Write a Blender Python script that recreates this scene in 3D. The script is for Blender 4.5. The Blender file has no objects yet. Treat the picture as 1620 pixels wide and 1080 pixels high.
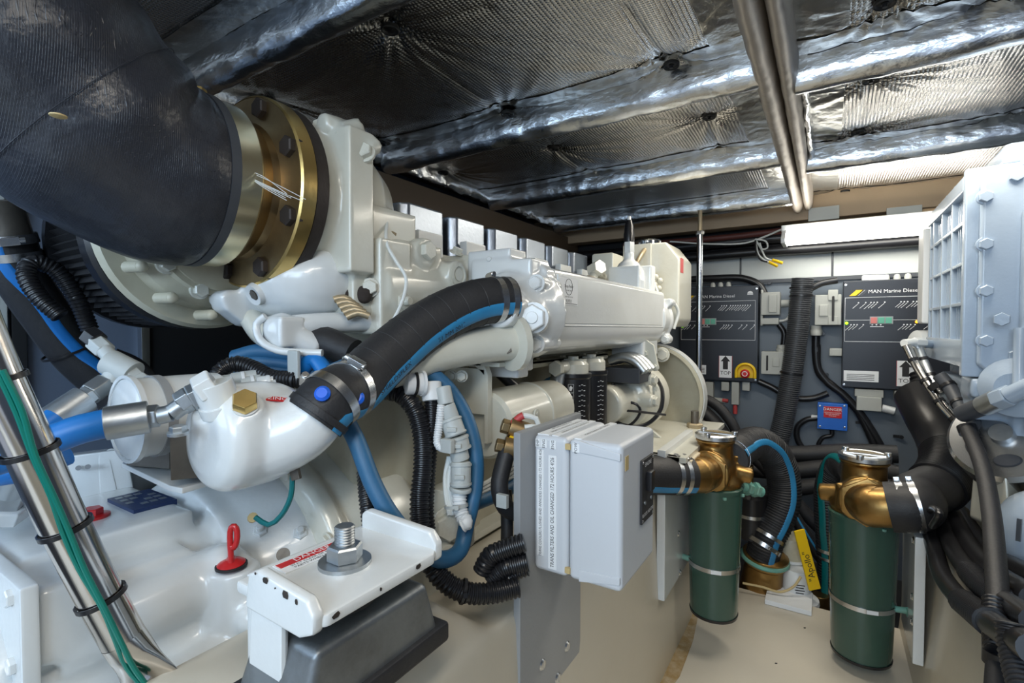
import bpy, bmesh, math, random
from mathutils import Vector, Matrix
random.seed(7)
R = math.radians
SC = bpy.context.scene
COL = SC.collection
V = Vector

# ------------------------------------------------------------------ camera
# the camera stands at the origin; +Y runs forward along the engines, +X to starboard, z = 0 is eye height
F_PX, CX, CY = 787.0, 810.0, 540.0
YAW, PITCH = R(32.4), R(-1.5)
cam_d = bpy.data.cameras.new('camera'); cam = bpy.data.objects.new('camera', cam_d); COL.objects.link(cam)
cam_d.sensor_width = 36.0; cam_d.lens = F_PX / 1620 * 36; cam_d.clip_start = 0.02
cam.rotation_euler = (R(90) + PITCH, 0, YAW)
SC.camera = cam
# ------------------------------------------------------------------ world and light
w = bpy.data.worlds.new('world'); SC.world = w; w.use_nodes = True
w.node_tree.nodes['Background'].inputs[0].default_value = (0.62, 0.74, 0.95, 1)
w.node_tree.nodes['Background'].inputs[1].default_value = 0.55

def area(name, loc, target, sx, sy, power, col):
    l = bpy.data.lights.new(name, 'AREA'); l.shape = 'RECTANGLE'; l.size = sx; l.size_y = sy; l.energy = power; l.color = col
    o = bpy.data.objects.new(name, l); COL.objects.link(o); o.location = loc
    o.rotation_euler = (V(target) - V(loc)).to_track_quat('-Z', 'Y').to_euler()
    return o
area('hatch_daylight', (-0.05, -1.15, 0.45), (-0.55, 0.8, -0.25), 1.1, 0.8, 20, (0.62, 0.81, 1.0))
area('ceiling_lamp', (-0.02, 0.1, 0.50), (-0.05, 0.5, -0.9), 0.12, 0.9, 5.5, (1.0, 0.93, 0.82))
area('forward_lamp', (-0.02, 1.5, 0.47), (-0.12, 1.55, -0.9), 0.10, 0.9, 6.0, (1.0, 0.93, 0.80))
area('outboard_fill', (-1.15, -0.55, 0.25), (-1.0, 0.6, 0.0), 0.5, 0.7, 4.0, (0.58, 0.78, 1.0))  # unseen cool fill added on the left; the hull has no opening there
SC.view_settings.view_transform = 'Standard'; SC.view_settings.look = 'None'
SC.view_settings.exposure = 0.42; SC.view_settings.gamma = 1.0; SC.view_settings.use_curve_mapping = False

# ------------------------------------------------------------------ measuring: where the sight line through a picture point meets a plane
_rot = Matrix.Rotation(YAW, 3, 'Z') @ Matrix.Rotation(R(90) + PITCH, 3, 'X')
def at(px, py, X=None, Y=None, Z=None, d=None):
    r = _rot @ V(((px - CX) / F_PX, -(py - CY) / F_PX, -1.0))
    if X is not None: return r * (X / r.x)
    if Y is not None: return r * (Y / r.y)
    if Z is not None: return r * (Z / r.z)
    return r * d

# ------------------------------------------------------------------ materials
MATS = {}
def mk(name, col, rough=0.5, metal=0.0, bump=0.0, bscale=60.0, var=0.0, vscale=8.0, vcol=None, coat=0.0, emit=0.0, kind='noise', stretch=None, spec=0.5, trans=0.0):
    m = bpy.data.materials.new(name); m.use_nodes = True; nt = m.node_tree; N = nt.nodes; L = nt.links
    b = N['Principled BSDF']
    b.inputs['Base Color'].default_value = (*col, 1); b.inputs['Roughness'].default_value = rough; b.inputs['Metallic'].default_value = metal
    b.inputs['Coat Weight'].default_value = coat; b.inputs['Coat Roughness'].default_value = 0.12
    b.inputs['Specular IOR Level'].default_value = spec
    if trans: b.inputs['Transmission Weight'].default_value = trans
    if emit:
        b.inputs['Emission Color'].default_value = (*col, 1); b.inputs['Emission Strength'].default_value = emit
    tc = N.new('ShaderNodeTexCoord'); src = tc.outputs['Object']
    if stretch:
        mp = N.new('ShaderNodeMapping'); mp.inputs['Scale'].default_value = stretch; L.new(src, mp.inputs['Vector']); src = mp.outputs[0]
    if var:
        n = N.new('ShaderNodeTexNoise'); n.inputs['Scale'].default_value = vscale; n.inputs['Detail'].default_value = 6; n.inputs['Roughness'].default_value = 0.65
        L.new(src, n.inputs['Vector'])
        rp = N.new('ShaderNodeValToRGB'); rp.color_ramp.elements[0].position = 0.42; rp.color_ramp.elements[1].position = 0.75
        L.new(n.outputs['Fac'], rp.inputs[0])
        mul = N.new('ShaderNodeMath'); mul.operation = 'MULTIPLY'; mul.inputs[1].default_value = var; L.new(rp.outputs[0], mul.inputs[0])
        mx = N.new('ShaderNodeMix'); mx.data_type = 'RGBA'; mx.inputs[6].default_value = (*col, 1)
        mx.inputs[7].default_value = (*(vcol or tuple(c * 0.5 for c in col)), 1)
        L.new(mul.outputs[0], mx.inputs[0]); L.new(mx.outputs[2], b.inputs['Base Color'])
    if bump:
        if kind == 'noise':
            t = N.new('ShaderNodeTexNoise'); t.inputs['Scale'].default_value = bscale; t.inputs['Detail'].default_value = 4; out = t.outputs['Fac']
        elif kind == 'weave':
            t = N.new('ShaderNodeTexBrick'); t.inputs['Scale'].default_value = bscale; t.inputs['Mortar Size'].default_value = 0.03; t.inputs['Mortar Smooth'].default_value = 0.6; out = t.outputs['Fac']
            t.inputs['Brick Width'].default_value = 0.5; t.inputs['Row Height'].default_value = 0.3
        elif kind == 'quilt':
            ws = []
            for ax_ in 'XY':
                wv = N.new('ShaderNodeTexWave'); wv.bands_direction = ax_; wv.wave_profile = 'SIN'; wv.inputs['Scale'].default_value = bscale * (1.0 if ax_ == 'X' else 1.3); wv.inputs['Distortion'].default_value = 0.6; wv.inputs['Detail'].default_value = 1; wv.inputs['Detail Scale'].default_value = 0.4; ws.append(wv)
                L.new(src, wv.inputs['Vector'])
            t = N.new('ShaderNodeMath'); t.operation = 'MULTIPLY'; L.new(ws[0].outputs['Fac'], t.inputs[0]); L.new(ws[1].outputs['Fac'], t.inputs[1]); out = t.outputs[0]
        else:
            t = N.new('ShaderNodeTexVoronoi'); t.inputs['Scale'].default_value = bscale; out = t.outputs['Distance']
        if kind != 'quilt': L.new(src, t.inputs['Vector'])
        bp = N.new('ShaderNodeBump'); bp.inputs['Strength'].default_value = bump; bp.inputs['Distance'].default_value = 0.004
        L.new(out, bp.inputs['Height'])
        if kind in ('weave', 'quilt'):
            t2 = N.new('ShaderNodeTexNoise'); t2.inputs['Scale'].default_value = 26; t2.inputs['Detail'].default_value = 5; L.new(src, t2.inputs['Vector'])
            b2 = N.new('ShaderNodeBump'); b2.inputs['Strength'].default_value = 0.45 if kind == 'weave' else 0.25; b2.inputs['Distance'].default_value = 0.01
            L.new(t2.outputs['Fac'], b2.inputs['Height']); L.new(b2.outputs[0], bp.inputs['Normal'])
        L.new(bp.outputs[0], b.inputs['Normal'])
    MATS[name] = m
    return m
mk('white_paint', (0.70, 0.725, 0.73), 0.26, bump=0.06, bscale=130, var=0.16, vscale=7, vcol=(0.48, 0.46, 0.40), coat=0.55)
mk('cream_paint', (0.63, 0.625, 0.55), 0.30, bump=0.07, bscale=110, var=0.30, vscale=6, vcol=(0.40, 0.35, 0.24), coat=0.5)
mk('old_cream', (0.52, 0.49, 0.38), 0.42, bump=0.08, bscale=90, var=0.45, vscale=9, vcol=(0.30, 0.24, 0.14))
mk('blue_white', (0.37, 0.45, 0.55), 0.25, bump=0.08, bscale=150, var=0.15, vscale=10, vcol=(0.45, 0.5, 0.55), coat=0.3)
mk('gelcoat', (0.56, 0.515, 0.425), 0.38, bump=0.15, bscale=22, var=0.25, vscale=4, vcol=(0.50, 0.42, 0.30), coat=0.15)
mk('floor_paint', (0.60, 0.55, 0.46), 0.42, bump=0.04, bscale=40, var=0.18, vscale=5, vcol=(0.52, 0.45, 0.34))
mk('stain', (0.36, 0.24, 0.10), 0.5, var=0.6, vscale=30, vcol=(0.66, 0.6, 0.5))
mk('rubber', (0.016, 0.016, 0.018), 0.55, bump=0.15, bscale=200, var=0.2, vscale=20, vcol=(0.05, 0.05, 0.055))
mk('hose_wrap', (0.024, 0.026, 0.034), 0.30, bump=0.4, bscale=150, kind='weave', var=0.2, vscale=6, vcol=(0.05, 0.055, 0.065))
mk('conduit', (0.012, 0.012, 0.014), 0.32)
mk('dark_grey', (0.05, 0.055, 0.065), 0.5, bump=0.05, bscale=300)
mk('blue_hose', (0.010, 0.17, 0.52), 0.40, bump=0.05, bscale=80, var=0.2, vscale=14, vcol=(0.01, 0.08, 0.25))
mk('navy_hose', (0.022, 0.115, 0.24), 0.48, bump=0.08, bscale=140, var=0.25, vscale=12, vcol=(0.05, 0.16, 0.28))
mk('blue_stripe', (0.03, 0.23, 0.46), 0.40, var=0.3, vscale=25, vcol=(0.01, 0.10, 0.25))
mk('brass', (0.72, 0.52, 0.20), 0.30, 1.0, bump=0.08, bscale=70, var=0.4, vscale=8, vcol=(0.42, 0.27, 0.09))
mk('old_brass', (0.40, 0.29, 0.15), 0.40, 1.0, bump=0.1, bscale=60, var=0.6, vscale=9, vcol=(0.13, 0.09, 0.06))
mk('pale_brass', (0.78, 0.70, 0.48), 0.28, 1.0, var=0.3, vscale=5, vcol=(0.65, 0.48, 0.18))
mk('bronze', (0.36, 0.215, 0.075), 0.36, 1.0, bump=0.15, bscale=70, var=0.45, vscale=9, vcol=(0.24, 0.16, 0.06))
mk('verdigris', (0.16, 0.42, 0.36), 0.6, 0.2, bump=0.2, bscale=80, var=0.5, vscale=20, vcol=(0.35, 0.3, 0.18))
mk('rust_bolt', (0.045, 0.036, 0.032), 0.5, 0.4, bump=0.2, bscale=90)
mk('chrome', (0.82, 0.84, 0.87), 0.12, 1.0)
mk('steel', (0.62, 0.63, 0.64), 0.27, 1.0, bump=0.03, bscale=200, stretch=(1, 1, 12))
mk('tube_steel', (0.66, 0.62, 0.58), 0.16, 1.0, var=0.3, vscale=10, vcol=(0.35, 0.30, 0.27))
mk('zinc', (0.50, 0.53, 0.55), 0.42, 1.0, bump=0.12, bscale=90, var=0.3, vscale=18, vcol=(0.3, 0.32, 0.34))
mk('cast_alloy', (0.36, 0.40, 0.46), 0.36, 1.0, bump=0.1, bscale=120)
mk('old_steel', (0.20, 0.18, 0.155), 0.5, 0.7, bump=0.25, bscale=60, var=0.5, vscale=12, vcol=(0.05, 0.045, 0.04))
mk('foil_panel', (0.66, 0.64, 0.61), 0.27, 1.0, bump=0.38, bscale=40, kind='quilt', var=0.3, vscale=4, vcol=(0.42, 0.39, 0.34))
mk('foil_tape', (0.76, 0.77, 0.78), 0.26, 1.0, bump=1.0, bscale=34, stretch=(0.5, 1, 1))
mk('foil_plain', (0.56, 0.55, 0.52), 0.30, 1.0, bump=0.9, bscale=30)
mk('silver_beam', (0.46, 0.41, 0.36), 0.46, 0.6, bump=0.4, bscale=36)
mk('washer_black', (0.02, 0.02, 0.02), 0.5)
mk('wall_blue', (0.13, 0.165, 0.23), 0.42, bump=0.05, bscale=260)
mk('wall_grey', (0.15, 0.18, 0.215), 0.45, bump=0.05, bscale=220)
mk('wall_white', (0.44, 0.465, 0.455), 0.45, bump=0.05, bscale=200)
mk('black_panel', (0.006, 0.007, 0.009), 0.75)
mk('tan_beam', (0.42, 0.31, 0.20), 0.5, bump=0.06, bscale=50, var=0.2, vscale=4)
mk('brown_beam', (0.10, 0.07, 0.045), 0.6)
mk('box_grey', (0.60, 0.63, 0.67), 0.33, bump=0.03, bscale=260, var=0.05, vscale=6)
mk('plate_grey', (0.30, 0.31, 0.32), 0.42, bump=0.06, bscale=200)
mk('label_white', (0.82, 0.84, 0.86), 0.5)
mk('ink', (0.02, 0.02, 0.022), 0.6)
mk('ink_white', (0.75, 0.76, 0.78), 0.6)
mk('navy_plate', (0.012, 0.03, 0.10), 0.35)
mk('red', (0.55, 0.015, 0.018), 0.32, coat=0.3)
mk('red_faded', (0.50, 0.06, 0.06), 0.5)
mk('yellow', (0.85, 0.55, 0.01), 0.4)
mk('yellow_stain', (0.62, 0.42, 0.06), 0.55)
mk('panel_case', (0.022, 0.026, 0.036), 0.38, bump=0.08, bscale=500)
mk('connector', (0.44, 0.45, 0.42), 0.5)
mk('green_glass', (0.034, 0.082, 0.062), 0.22, coat=0.4, var=0.3, vscale=12, vcol=(0.04, 0.11, 0.08))
mk('green_wire', (0.0, 0.17, 0.13), 0.35)
mk('teal_wire', (0.0, 0.13, 0.14), 0.4)
mk('blue_box', (0.015, 0.13, 0.55), 0.4)
mk('led_green', (0.35, 1.0, 0.02), emit=1.6)
mk('led_amber', (1.0, 0.42, 0.02), emit=1.6)
mk('btn_green', (0.12, 0.42, 0.30), 0.5)
mk('btn_red', (0.62, 0.20, 0.18), 0.5)
mk('grey_tube', (0.055, 0.058, 0.064), 0.36)
mk('red_pipe', (0.10, 0.028, 0.022), 0.5)
mk('worn_zinc', (0.25, 0.27, 0.285), 0.45, 0.8, bump=0.2, bscale=60, var=0.6, vscale=14, vcol=(0.07, 0.065, 0.06))
mk('white_plastic', (0.72, 0.74, 0.75), 0.4)
mk('white_wire', (0.66, 0.68, 0.66), 0.5)
mk('blue_cap', (0.01, 0.11, 0.62), 0.35)
mk('tube_glow', (1.0, 0.97, 0.88), emit=9.0)
mk('glass_lid', (0.30, 0.24, 0.14), 0.08, spec=0.7, coat=0.8)
mk('wood_block', (0.62, 0.54, 0.40), 0.6)
mk('scorched', (0.03, 0.022, 0.018), 0.9, bump=0.6, bscale=70)
mk('gold_coil', (0.42, 0.34, 0.22), 0.4, 0.5)
mk('aged_plastic', (0.55, 0.42, 0.2), 0.5)

# ------------------------------------------------------------------ scene tree
W = {}
def tag(o, label=None, cat=None, group=None, kind=None):
    if label: o['label'] = label
    if cat: o['category'] = cat
    if group: o['group'] = group
    if kind: o['kind'] = kind
    return o
def thing(name, label, cat, loc=(0, 0, 0), group=None):
    o = bpy.data.objects.new(name, None); COL.objects.link(o); o.location = loc; o.empty_display_size = 0.05
    W[o] = V(loc); return tag(o, label, cat, group)
def frame(o, z, x=None):
    z = V(z).normalized(); x = V(x) if x is not None else (V((0, 0, 1)) if abs(z.z) < 0.9 else V((1, 0, 0)))
    x = (x - z * x.dot(z)).normalized(); y = z.cross(x)
    m = Matrix((x, y, z)).transposed().to_4x4(); m.translation = V(o); return m
def spline(pts, step=0.01):
    P = [V(p) for p in pts]
    if len(P) == 2:
        n = max(1, int((P[1] - P[0]).length / step)); return [P[0].lerp(P[1], i / n) for i in range(n + 1)]
    P = [P[0] * 2 - P[1]] + P + [P[-1] * 2 - P[-2]]
    out = []
    for i in range(1, len(P) - 2):
        p0, p1, p2, p3 = P[i - 1:i + 3]
        t0 = 0; t1 = t0 + max(1e-5, (p1 - p0).length) ** 0.5; t2 = t1 + max(1e-5, (p2 - p1).length) ** 0.5; t3 = t2 + max(1e-5, (p3 - p2).length) ** 0.5
        n = max(2, int((p2 - p1).length / step))
        for k in range(n):
            t = t1 + (t2 - t1) * k / n
            a1 = p0 * ((t1 - t) / (t1 - t0)) + p1 * ((t - t0) / (t1 - t0)); a2 = p1 * ((t2 - t) / (t2 - t1)) + p2 * ((t - t1) / (t2 - t1)); a3 = p2 * ((t3 - t) / (t3 - t2)) + p3 * ((t - t2) / (t3 - t2))
            b1 = a1 * ((t2 - t) / (t2 - t0)) + a2 * ((t - t0) / (t2 - t0)); b2 = a2 * ((t3 - t) / (t3 - t1)) + a3 * ((t - t1) / (t3 - t1))
            out.append(b1 * ((t2 - t) / (t2 - t1)) + b2 * ((t - t1) / (t2 - t1)))
    out.append(P[-2]); return out
def resample(pts, step):
    out = [pts[0]]; need = step; acc = 0
    for a, b in zip(pts, pts[1:]):
        l = (b - a).length
        while acc + l >= need and l > 0:
            out.append(a.lerp(b, (need - acc) / l)); need += step
        acc += l
    if (out[-1] - pts[-1]).length > step * 0.3: out.append(pts[-1])
    return out
def tangents(pts):
    return [(pts[min(i + 1, len(pts) - 1)] - pts[max(i - 1, 0)]).normalized() for i in range(len(pts))]

class MB:
    def __init__(s): s.v = []; s.f = []
    def add(s, vs, fs, M=None):
        n = len(s.v); s.v += [tuple(M @ V(p)) if M else tuple(p) for p in vs]; s.f += [tuple(i + n for i in f) for f in fs]; return s
    def box(s, lo, hi, M=None):
        (a, b, c), (d, e, f) = lo, hi
        return s.add([(a, b, c), (d, b, c), (d, e, c), (a, e, c), (a, b, f), (d, b, f), (d, e, f), (a, e, f)],
                     [(3, 2, 1, 0), (4, 5, 6, 7), (0, 1, 5, 4), (1, 2, 6, 5), (2, 3, 7, 6), (3, 0, 4, 7)], M)
    def cbox(s, c, d, M=None):
        return s.box((c[0] - d[0] / 2, c[1] - d[1] / 2, c[2] - d[2] / 2), (c[0] + d[0] / 2, c[1] + d[1] / 2, c[2] + d[2] / 2), M)
    def hexa(s, p):      # 8 free corners in the order of box
        return s.add(p, [(3, 2, 1, 0), (4, 5, 6, 7), (0, 1, 5, 4), (1, 2, 6, 5), (2, 3, 7, 6), (3, 0, 4, 7)])
    def lathe(s, prof, M=None, seg=32, ring=False):
        vs = []; fs = []
        for r, z in prof:
            for k in range(seg):
                a = 2 * math.pi * k / seg; vs.append((r * math.cos(a), r * math.sin(a), z))
        n = len(prof)
        for i in range(n if ring else n - 1):
            for k in range(seg):
                a, b = i * seg + k, i * seg + (k + 1) % seg; j = ((i + 1) % n) * seg
                fs.append((a, b, j + (k + 1) % seg, j + k))
        if not ring:
            if prof[0][0] > 1e-6: fs.append(tuple(range(seg - 1, -1, -1)))
            if prof[-1][0] > 1e-6: fs.append(tuple((n - 1) * seg + k for k in range(seg)))
        return s.add(vs, fs, M)
    def cyl(s, a, b, r, r2=None, seg=24):
        a, b = V(a), V(b); return s.lathe([(r, 0), (r if r2 is None else r2, (b - a).length)], frame(a, b - a), seg)
    def hexn(s, a, b, r):
        a, b = V(a), V(b); l = (b - a).length; return s.lathe([(r * .93, 0), (r, l * .08), (r, l * .88), (r * .9, l)], frame(a, b - a), 6)
    def sphere(s, c, r, sc=(1, 1, 1), seg=20):
        n = seg // 2; return s.lathe([(r * math.sin(math.pi * i / n) + 1e-7, -r * math.cos(math.pi * i / n)) for i in range(n + 1)], Matrix.Translation(V(c)) @ Matrix.Diagonal((*sc, 1)), seg)
    def ringband(s, c, ax, r, wd, th, seg=32):
        return s.lathe([(r, -wd / 2), (r + th, -wd / 2), (r + th, wd / 2), (r, wd / 2)], frame(c, ax), seg, True)
    def torus(s, c, ax, r, t, seg=32, sm=8):
        return s.lathe([(r + t * math.cos(2 * math.pi * i / sm), t * math.sin(2 * math.pi * i / sm)) for i in range(sm)], frame(c, ax), seg, True)
    def prism(s, poly, M, d):
        n = len(poly); vs = [(x, y, 0) for x, y in poly] + [(x, y, d) for x, y in poly]
        return s.add(vs, [tuple(range(n - 1, -1, -1)), tuple(range(n, 2 * n))] + [(i, (i + 1) % n, n + (i + 1) % n, n + i) for i in range(n)], M)
    def tube(s, pts, r, seg=14, step=0.008, rib=None, caps=True, raw=False):
        P = [V(p) for p in pts] if raw else spline(pts, step)
        if rib: P = resample(P, rib[0] / 4)
        T = tangents(P); x = (V((0, 0, 1)) if abs(T[0].z) < 0.9 else V((1, 0, 0))); vs = []; fs = []
        prof = (0, 1, 1, 0)
        for i, (p, t) in enumerate(zip(P, T)):
            x = (x - t * x.dot(t)).normalized(); y = t.cross(x)
            rr = r(i / max(1, len(P) - 1)) if callable(r) else r
            if rib: rr += rib[1] * prof[i % 4]
            for k in range(seg):
                a = 2 * math.pi * k / seg; vs.append(p + (x * math.cos(a) + y * math.sin(a)) * rr)
        for i in range(len(P) - 1):
            for k in range(seg):
                a, b = i * seg + k, i * seg + (k + 1) % seg; fs.append((a, b, b + seg, a + seg))
        if caps: fs += [tuple(range(seg - 1, -1, -1)), tuple((len(P) - 1) * seg + k for k in range(seg))]
        return s.add(vs, fs)
    def stripe(s, pts, r, d, half, th=0.0008, step=0.01, n=6, d2=None):
        P = spline(pts, step); T = tangents(P); vs = []; fs = []
        for i, (p, t) in enumerate(zip(P, T)):
            dd = V(d) if d2 is None else V(d).lerp(V(d2), i / (len(P) - 1))
            x = (dd - t * dd.dot(t)).normalized(); y = t.cross(x)
            for k in range(n + 1):
                a = -half + 2 * half * k / n; rr = r + (th if 0 < k < n else -th); vs.append(p + (x * math.cos(a) + y * math.sin(a)) * rr)
        for i in range(len(P) - 1):
            for k in range(n): a = i * (n + 1) + k; fs.append((a, a + 1, a + n + 2, a + n + 1))
        return s.add(vs, fs)
    def build(s, name, mat, parent=None, bev=0, remesh=0, smooth=4, ang=38, label=None, kind=None, seg=2):
        me = bpy.data.meshes.new(name)
        lo = V([min(p[i] for p in s.v) for i in range(3)]); hi = V([max(p[i] for p in s.v) for i in range(3)]); c = (lo + hi) / 2
        me.from_pydata([(p[0] - c.x, p[1] - c.y, p[2] - c.z) for p in s.v], [], s.f)
        bm = bmesh.new(); bm.from_mesh(me)
        bmesh.ops.recalc_face_normals(bm, faces=bm.faces)
        if bev:
            es = [e for e in bm.edges if len(e.link_faces) == 2 and e.calc_face_angle(0) > R(28)]
            bmesh.ops.bevel(bm, geom=es, offset=bev, segments=seg, affect='EDGES', profile=0.5, clamp_overlap=True)
        bm.to_mesh(me); bm.free()
        for p in me.polygons: p.use_smooth = True
        if not remesh: me.set_sharp_from_angle(angle=R(ang))
        me.materials.append(MATS[mat] if isinstance(mat, str) else mat)
        o = bpy.data.objects.new(name, me); COL.objects.link(o); W[o] = c
        if parent is not None: o.parent = parent; o.location = c - W[parent]
        else: o.location = c
        if remesh:
            m = o.modifiers.new('cast', 'REMESH'); m.mode = 'VOXEL'; m.voxel_size = remesh; m.use_smooth_shade = True
            m = o.modifiers.new('fillet', 'SMOOTH'); m.factor = 0.5; m.iterations = smooth
        elif bev:
            m = o.modifiers.new('weighted', 'WEIGHTED_NORMAL'); m.keep_sharp = True
        if label: o['label'] = label
        if kind: o['kind'] = kind
        return o
_SH = {}
def shared(key, fn, mat):
    k = (key, mat)
    if k not in _SH:
        o = fn().build(key, mat, ang=30); _SH[k] = o.data; bpy.data.objects.remove(o); W.pop(o, None)
    return _SH[k]
def piece(name, me, M, parent):
    o = bpy.data.objects.new(name, me); COL.objects.link(o)
    if parent is not None: o.parent = parent; M = Matrix.Translation(-W[parent]) @ M
    o.matrix_basis = M; return o
def _bolt(): return MB().lathe([(1.28, -.35), (1.30, .0), (1.22, .06)], None, 16).lathe([(0.98, 0), (1.0, .06), (1.0, .70), (0.86, .82), (1e-6, .82)], None, 6)
def _stud(): return MB().lathe([(1.28, -.35), (1.30, .0), (1.22, .06)], None, 16).lathe([(0.98, 0), (1.0, .06), (1.0, .70), (0.86, .82), (.5, .82)], None, 6).lathe([(.5, 0), (.5, 1.45), (.4, 1.55), (1e-6, 1.55)], None, 10)
def _screw(): return MB().lathe([(1.0, -.1), (1.0, .25), (.75, .55), (1e-6, .6)], None, 14).box((-.6, -.1, .5), (.6, .1, .64))
def bolt(parent, p, d, r, mat='white_paint', name='bolt', stud=False, spin=0.0):
    M = frame(p, d) @ Matrix.Rotation(spin, 4, 'Z') @ Matrix.Scale(r, 4)
    return piece(name, shared('stud' if stud else 'bolt', _stud if stud else _bolt, mat), M, parent)
def screw(parent, p, d, r, mat='steel', name='screw'):
    return piece(name, shared('screw', _screw, mat), frame(p, d) @ Matrix.Scale(r, 4), parent)
def clamp(parent, c, ax, r, wd=0.012, mat='steel', screw_dir=None, th=0.0012):
    o = MB().ringband(c, ax, r, wd, th).build('hose_clamp', mat, parent)
    if screw_dir is not None:
        ax = V(ax).normalized(); d = V(screw_dir); d = (d - ax * d.dot(ax)).normalized(); t = ax.cross(d); q = V(c) + d * (r + wd * .35)
        MB().box((-wd * .8, -wd * .42, -wd * .3), (wd * .8, wd * .42, wd * .35), frame(q, d, t)).cyl(q - t * wd * 1.25, q + t * wd * 1.0, wd * .36, seg=12).build('clamp_screw', mat, o, bev=wd * .06)
    return o
def ziptie(parent, c, ax, r, wd=0.004, mat='conduit', tail=None):
    m = MB().ringband(c, ax, r, wd, 0.0012, 20)
    if tail is not None:
        ax = V(ax).normalized(); d = V(tail); d = (d - ax * d.dot(ax)).normalized(); q = V(c) + d * r
        m.cbox((0, 0, 0.003), (wd * 1.6, wd * 1.3, 0.006), frame(q, d))
    return m.build('cable_tie', mat, parent)
def text(name, s, size, M, mat, parent, align='CENTER', sx=1.0):
    cu = bpy.data.curves.new(name, 'FONT'); cu.body = s; cu.size = size; cu.align_x = align; cu.align_y = 'CENTER'; cu.resolution_u = 2
    t = bpy.data.objects.new(name, cu); me = bpy.data.meshes.new_from_object(t); bpy.data.objects.remove(t)
    me.name = name; me.materials.clear(); me.materials.append(MATS[mat])
    return piece(name, me, M @ Matrix.Diagonal((sx, 1, 1, 1)), parent)
def tframe(o, right, up):
    r_ = V(right).normalized(); u = V(up); u = (u - r_ * u.dot(r_)).normalized(); m = Matrix((r_, u, r_.cross(u))).transposed().to_4x4(); m.translation = V(o); return m
def struct(mb, name, mat, parent=None, **k):
    o = mb.build(name, mat, parent, **k)
    if parent is None: o['kind'] = 'structure'
    return o
def pline(pts): return [at(*p[:2], **p[2]) if len(p) == 3 and isinstance(p[2], dict) else V(p) for p in pts]
def dpath(pts): return [at(x, y, d=d) for x, y, d in pts]
def hose(name, label, pts, r, mat='rubber', cat='hose', rib=None, group=None, seg=14, stripe=None, step=0.008, part='hose_body'):
    """a hose that is one thing: an Empty at its first end, the body, and a printed stripe where it has one"""
    t = thing(name, label, cat, pts[0], group)
    MB().tube(pts, r, seg, step, rib).build(part, mat, t)
    if stripe: MB().stripe(pts, r + (rib[1] if rib else 0), stripe[0], stripe[1], d2=stripe[3] if len(stripe) > 3 else None).build('stripe', stripe[2], t)
    return t
EX, EY, EZ = V((1, 0, 0)), V((0, 1, 0)), V((0, 0, 1))

def hit(o, px, py):
    """where the sight line through a picture point meets an already built part: position and outward normal"""
    bpy.context.view_layer.update()
    e = o.evaluated_get(bpy.context.evaluated_depsgraph_get()); m = o.matrix_world; i = m.inverted()
    r = at(px, py, d=1.0); a = i @ V((0, 0, 0)); d = (i.to_3x3() @ r).normalized()
    ok, p, n, _ = e.ray_cast(a, d)
    return (m @ p, (m.to_3x3() @ n).normalized()) if ok else (at(px, py, d=.6), V((0, -1, 0)))
# ================================================================== the room
from mathutils import noise
FLOOR, CEIL = -0.92, 0.565
struct(MB().box((-0.42, -1.4, FLOOR - 0.04), (0.26, 1.91, FLOOR)), 'floor', 'floor_paint', bev=0.006)['label'] = 'cream painted walkway floor between the two engine beds'
fl = bpy.data.objects['floor']
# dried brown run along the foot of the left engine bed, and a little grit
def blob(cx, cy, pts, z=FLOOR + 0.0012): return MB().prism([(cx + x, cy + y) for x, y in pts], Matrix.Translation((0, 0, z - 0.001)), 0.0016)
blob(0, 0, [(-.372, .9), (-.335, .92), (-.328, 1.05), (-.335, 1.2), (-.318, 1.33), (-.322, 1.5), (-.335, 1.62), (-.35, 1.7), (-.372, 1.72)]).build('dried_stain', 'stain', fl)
for q in ((0.0, 1.30), (0.028, 1.31), (-0.11, 1.52), (0.06, 1.18), (-0.05, 1.75)):
    blob(q[0], q[1], [(0, 0), (.005, .001), (.006, .005), (.001, .004)]).build('grit', 'ink', fl)
struct(MB().box((-1.5, -1.4, -1.10), (1.4, 2.7, -1.06)), 'floor_bilge', 'rubber')['label'] = 'dark bilge bottom below the walkway floor'

# engine beds
b = MB().hexa([(-.575, -1.4, FLOOR - .04), (-.352, -1.4, FLOOR - .04), (-.352, 1.95, FLOOR - .04), (-.575, 1.95, FLOOR - .04), (-.575, -1.4, -.415), (-.378, -1.4, -.415), (-.378, 1.95, -.415), (-.575, 1.95, -.415)])
b.hexa([(-.57, -1.4, -.45), (-.376, -1.4, -.45), (-.376, .60, -.45), (-.57, .60, -.45), (-.555, -1.4, -.338), (-.40, -1.4, -.338), (-.40, .46, -.338), (-.555, .47, -.338)])
struct(b, 'wall_bed_left', 'gelcoat', remesh=0.009, smooth=6)['label'] = 'cream moulded engine bed under the left engine'
b = MB().hexa([(.195, -1.4, FLOOR - .04), (.32, -1.4, FLOOR - .04), (.32, 1.95, FLOOR - .04), (.195, 1.95, FLOOR - .04), (.236, -1.4, -.52), (.30, -1.4, -.52), (.30, 1.95, -.52), (.236, 1.95, -.52)])
struct(b, 'wall_bed_right', 'gelcoat', remesh=0.012, smooth=5)['label'] = 'cream moulded engine bed under the right engine'

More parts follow.
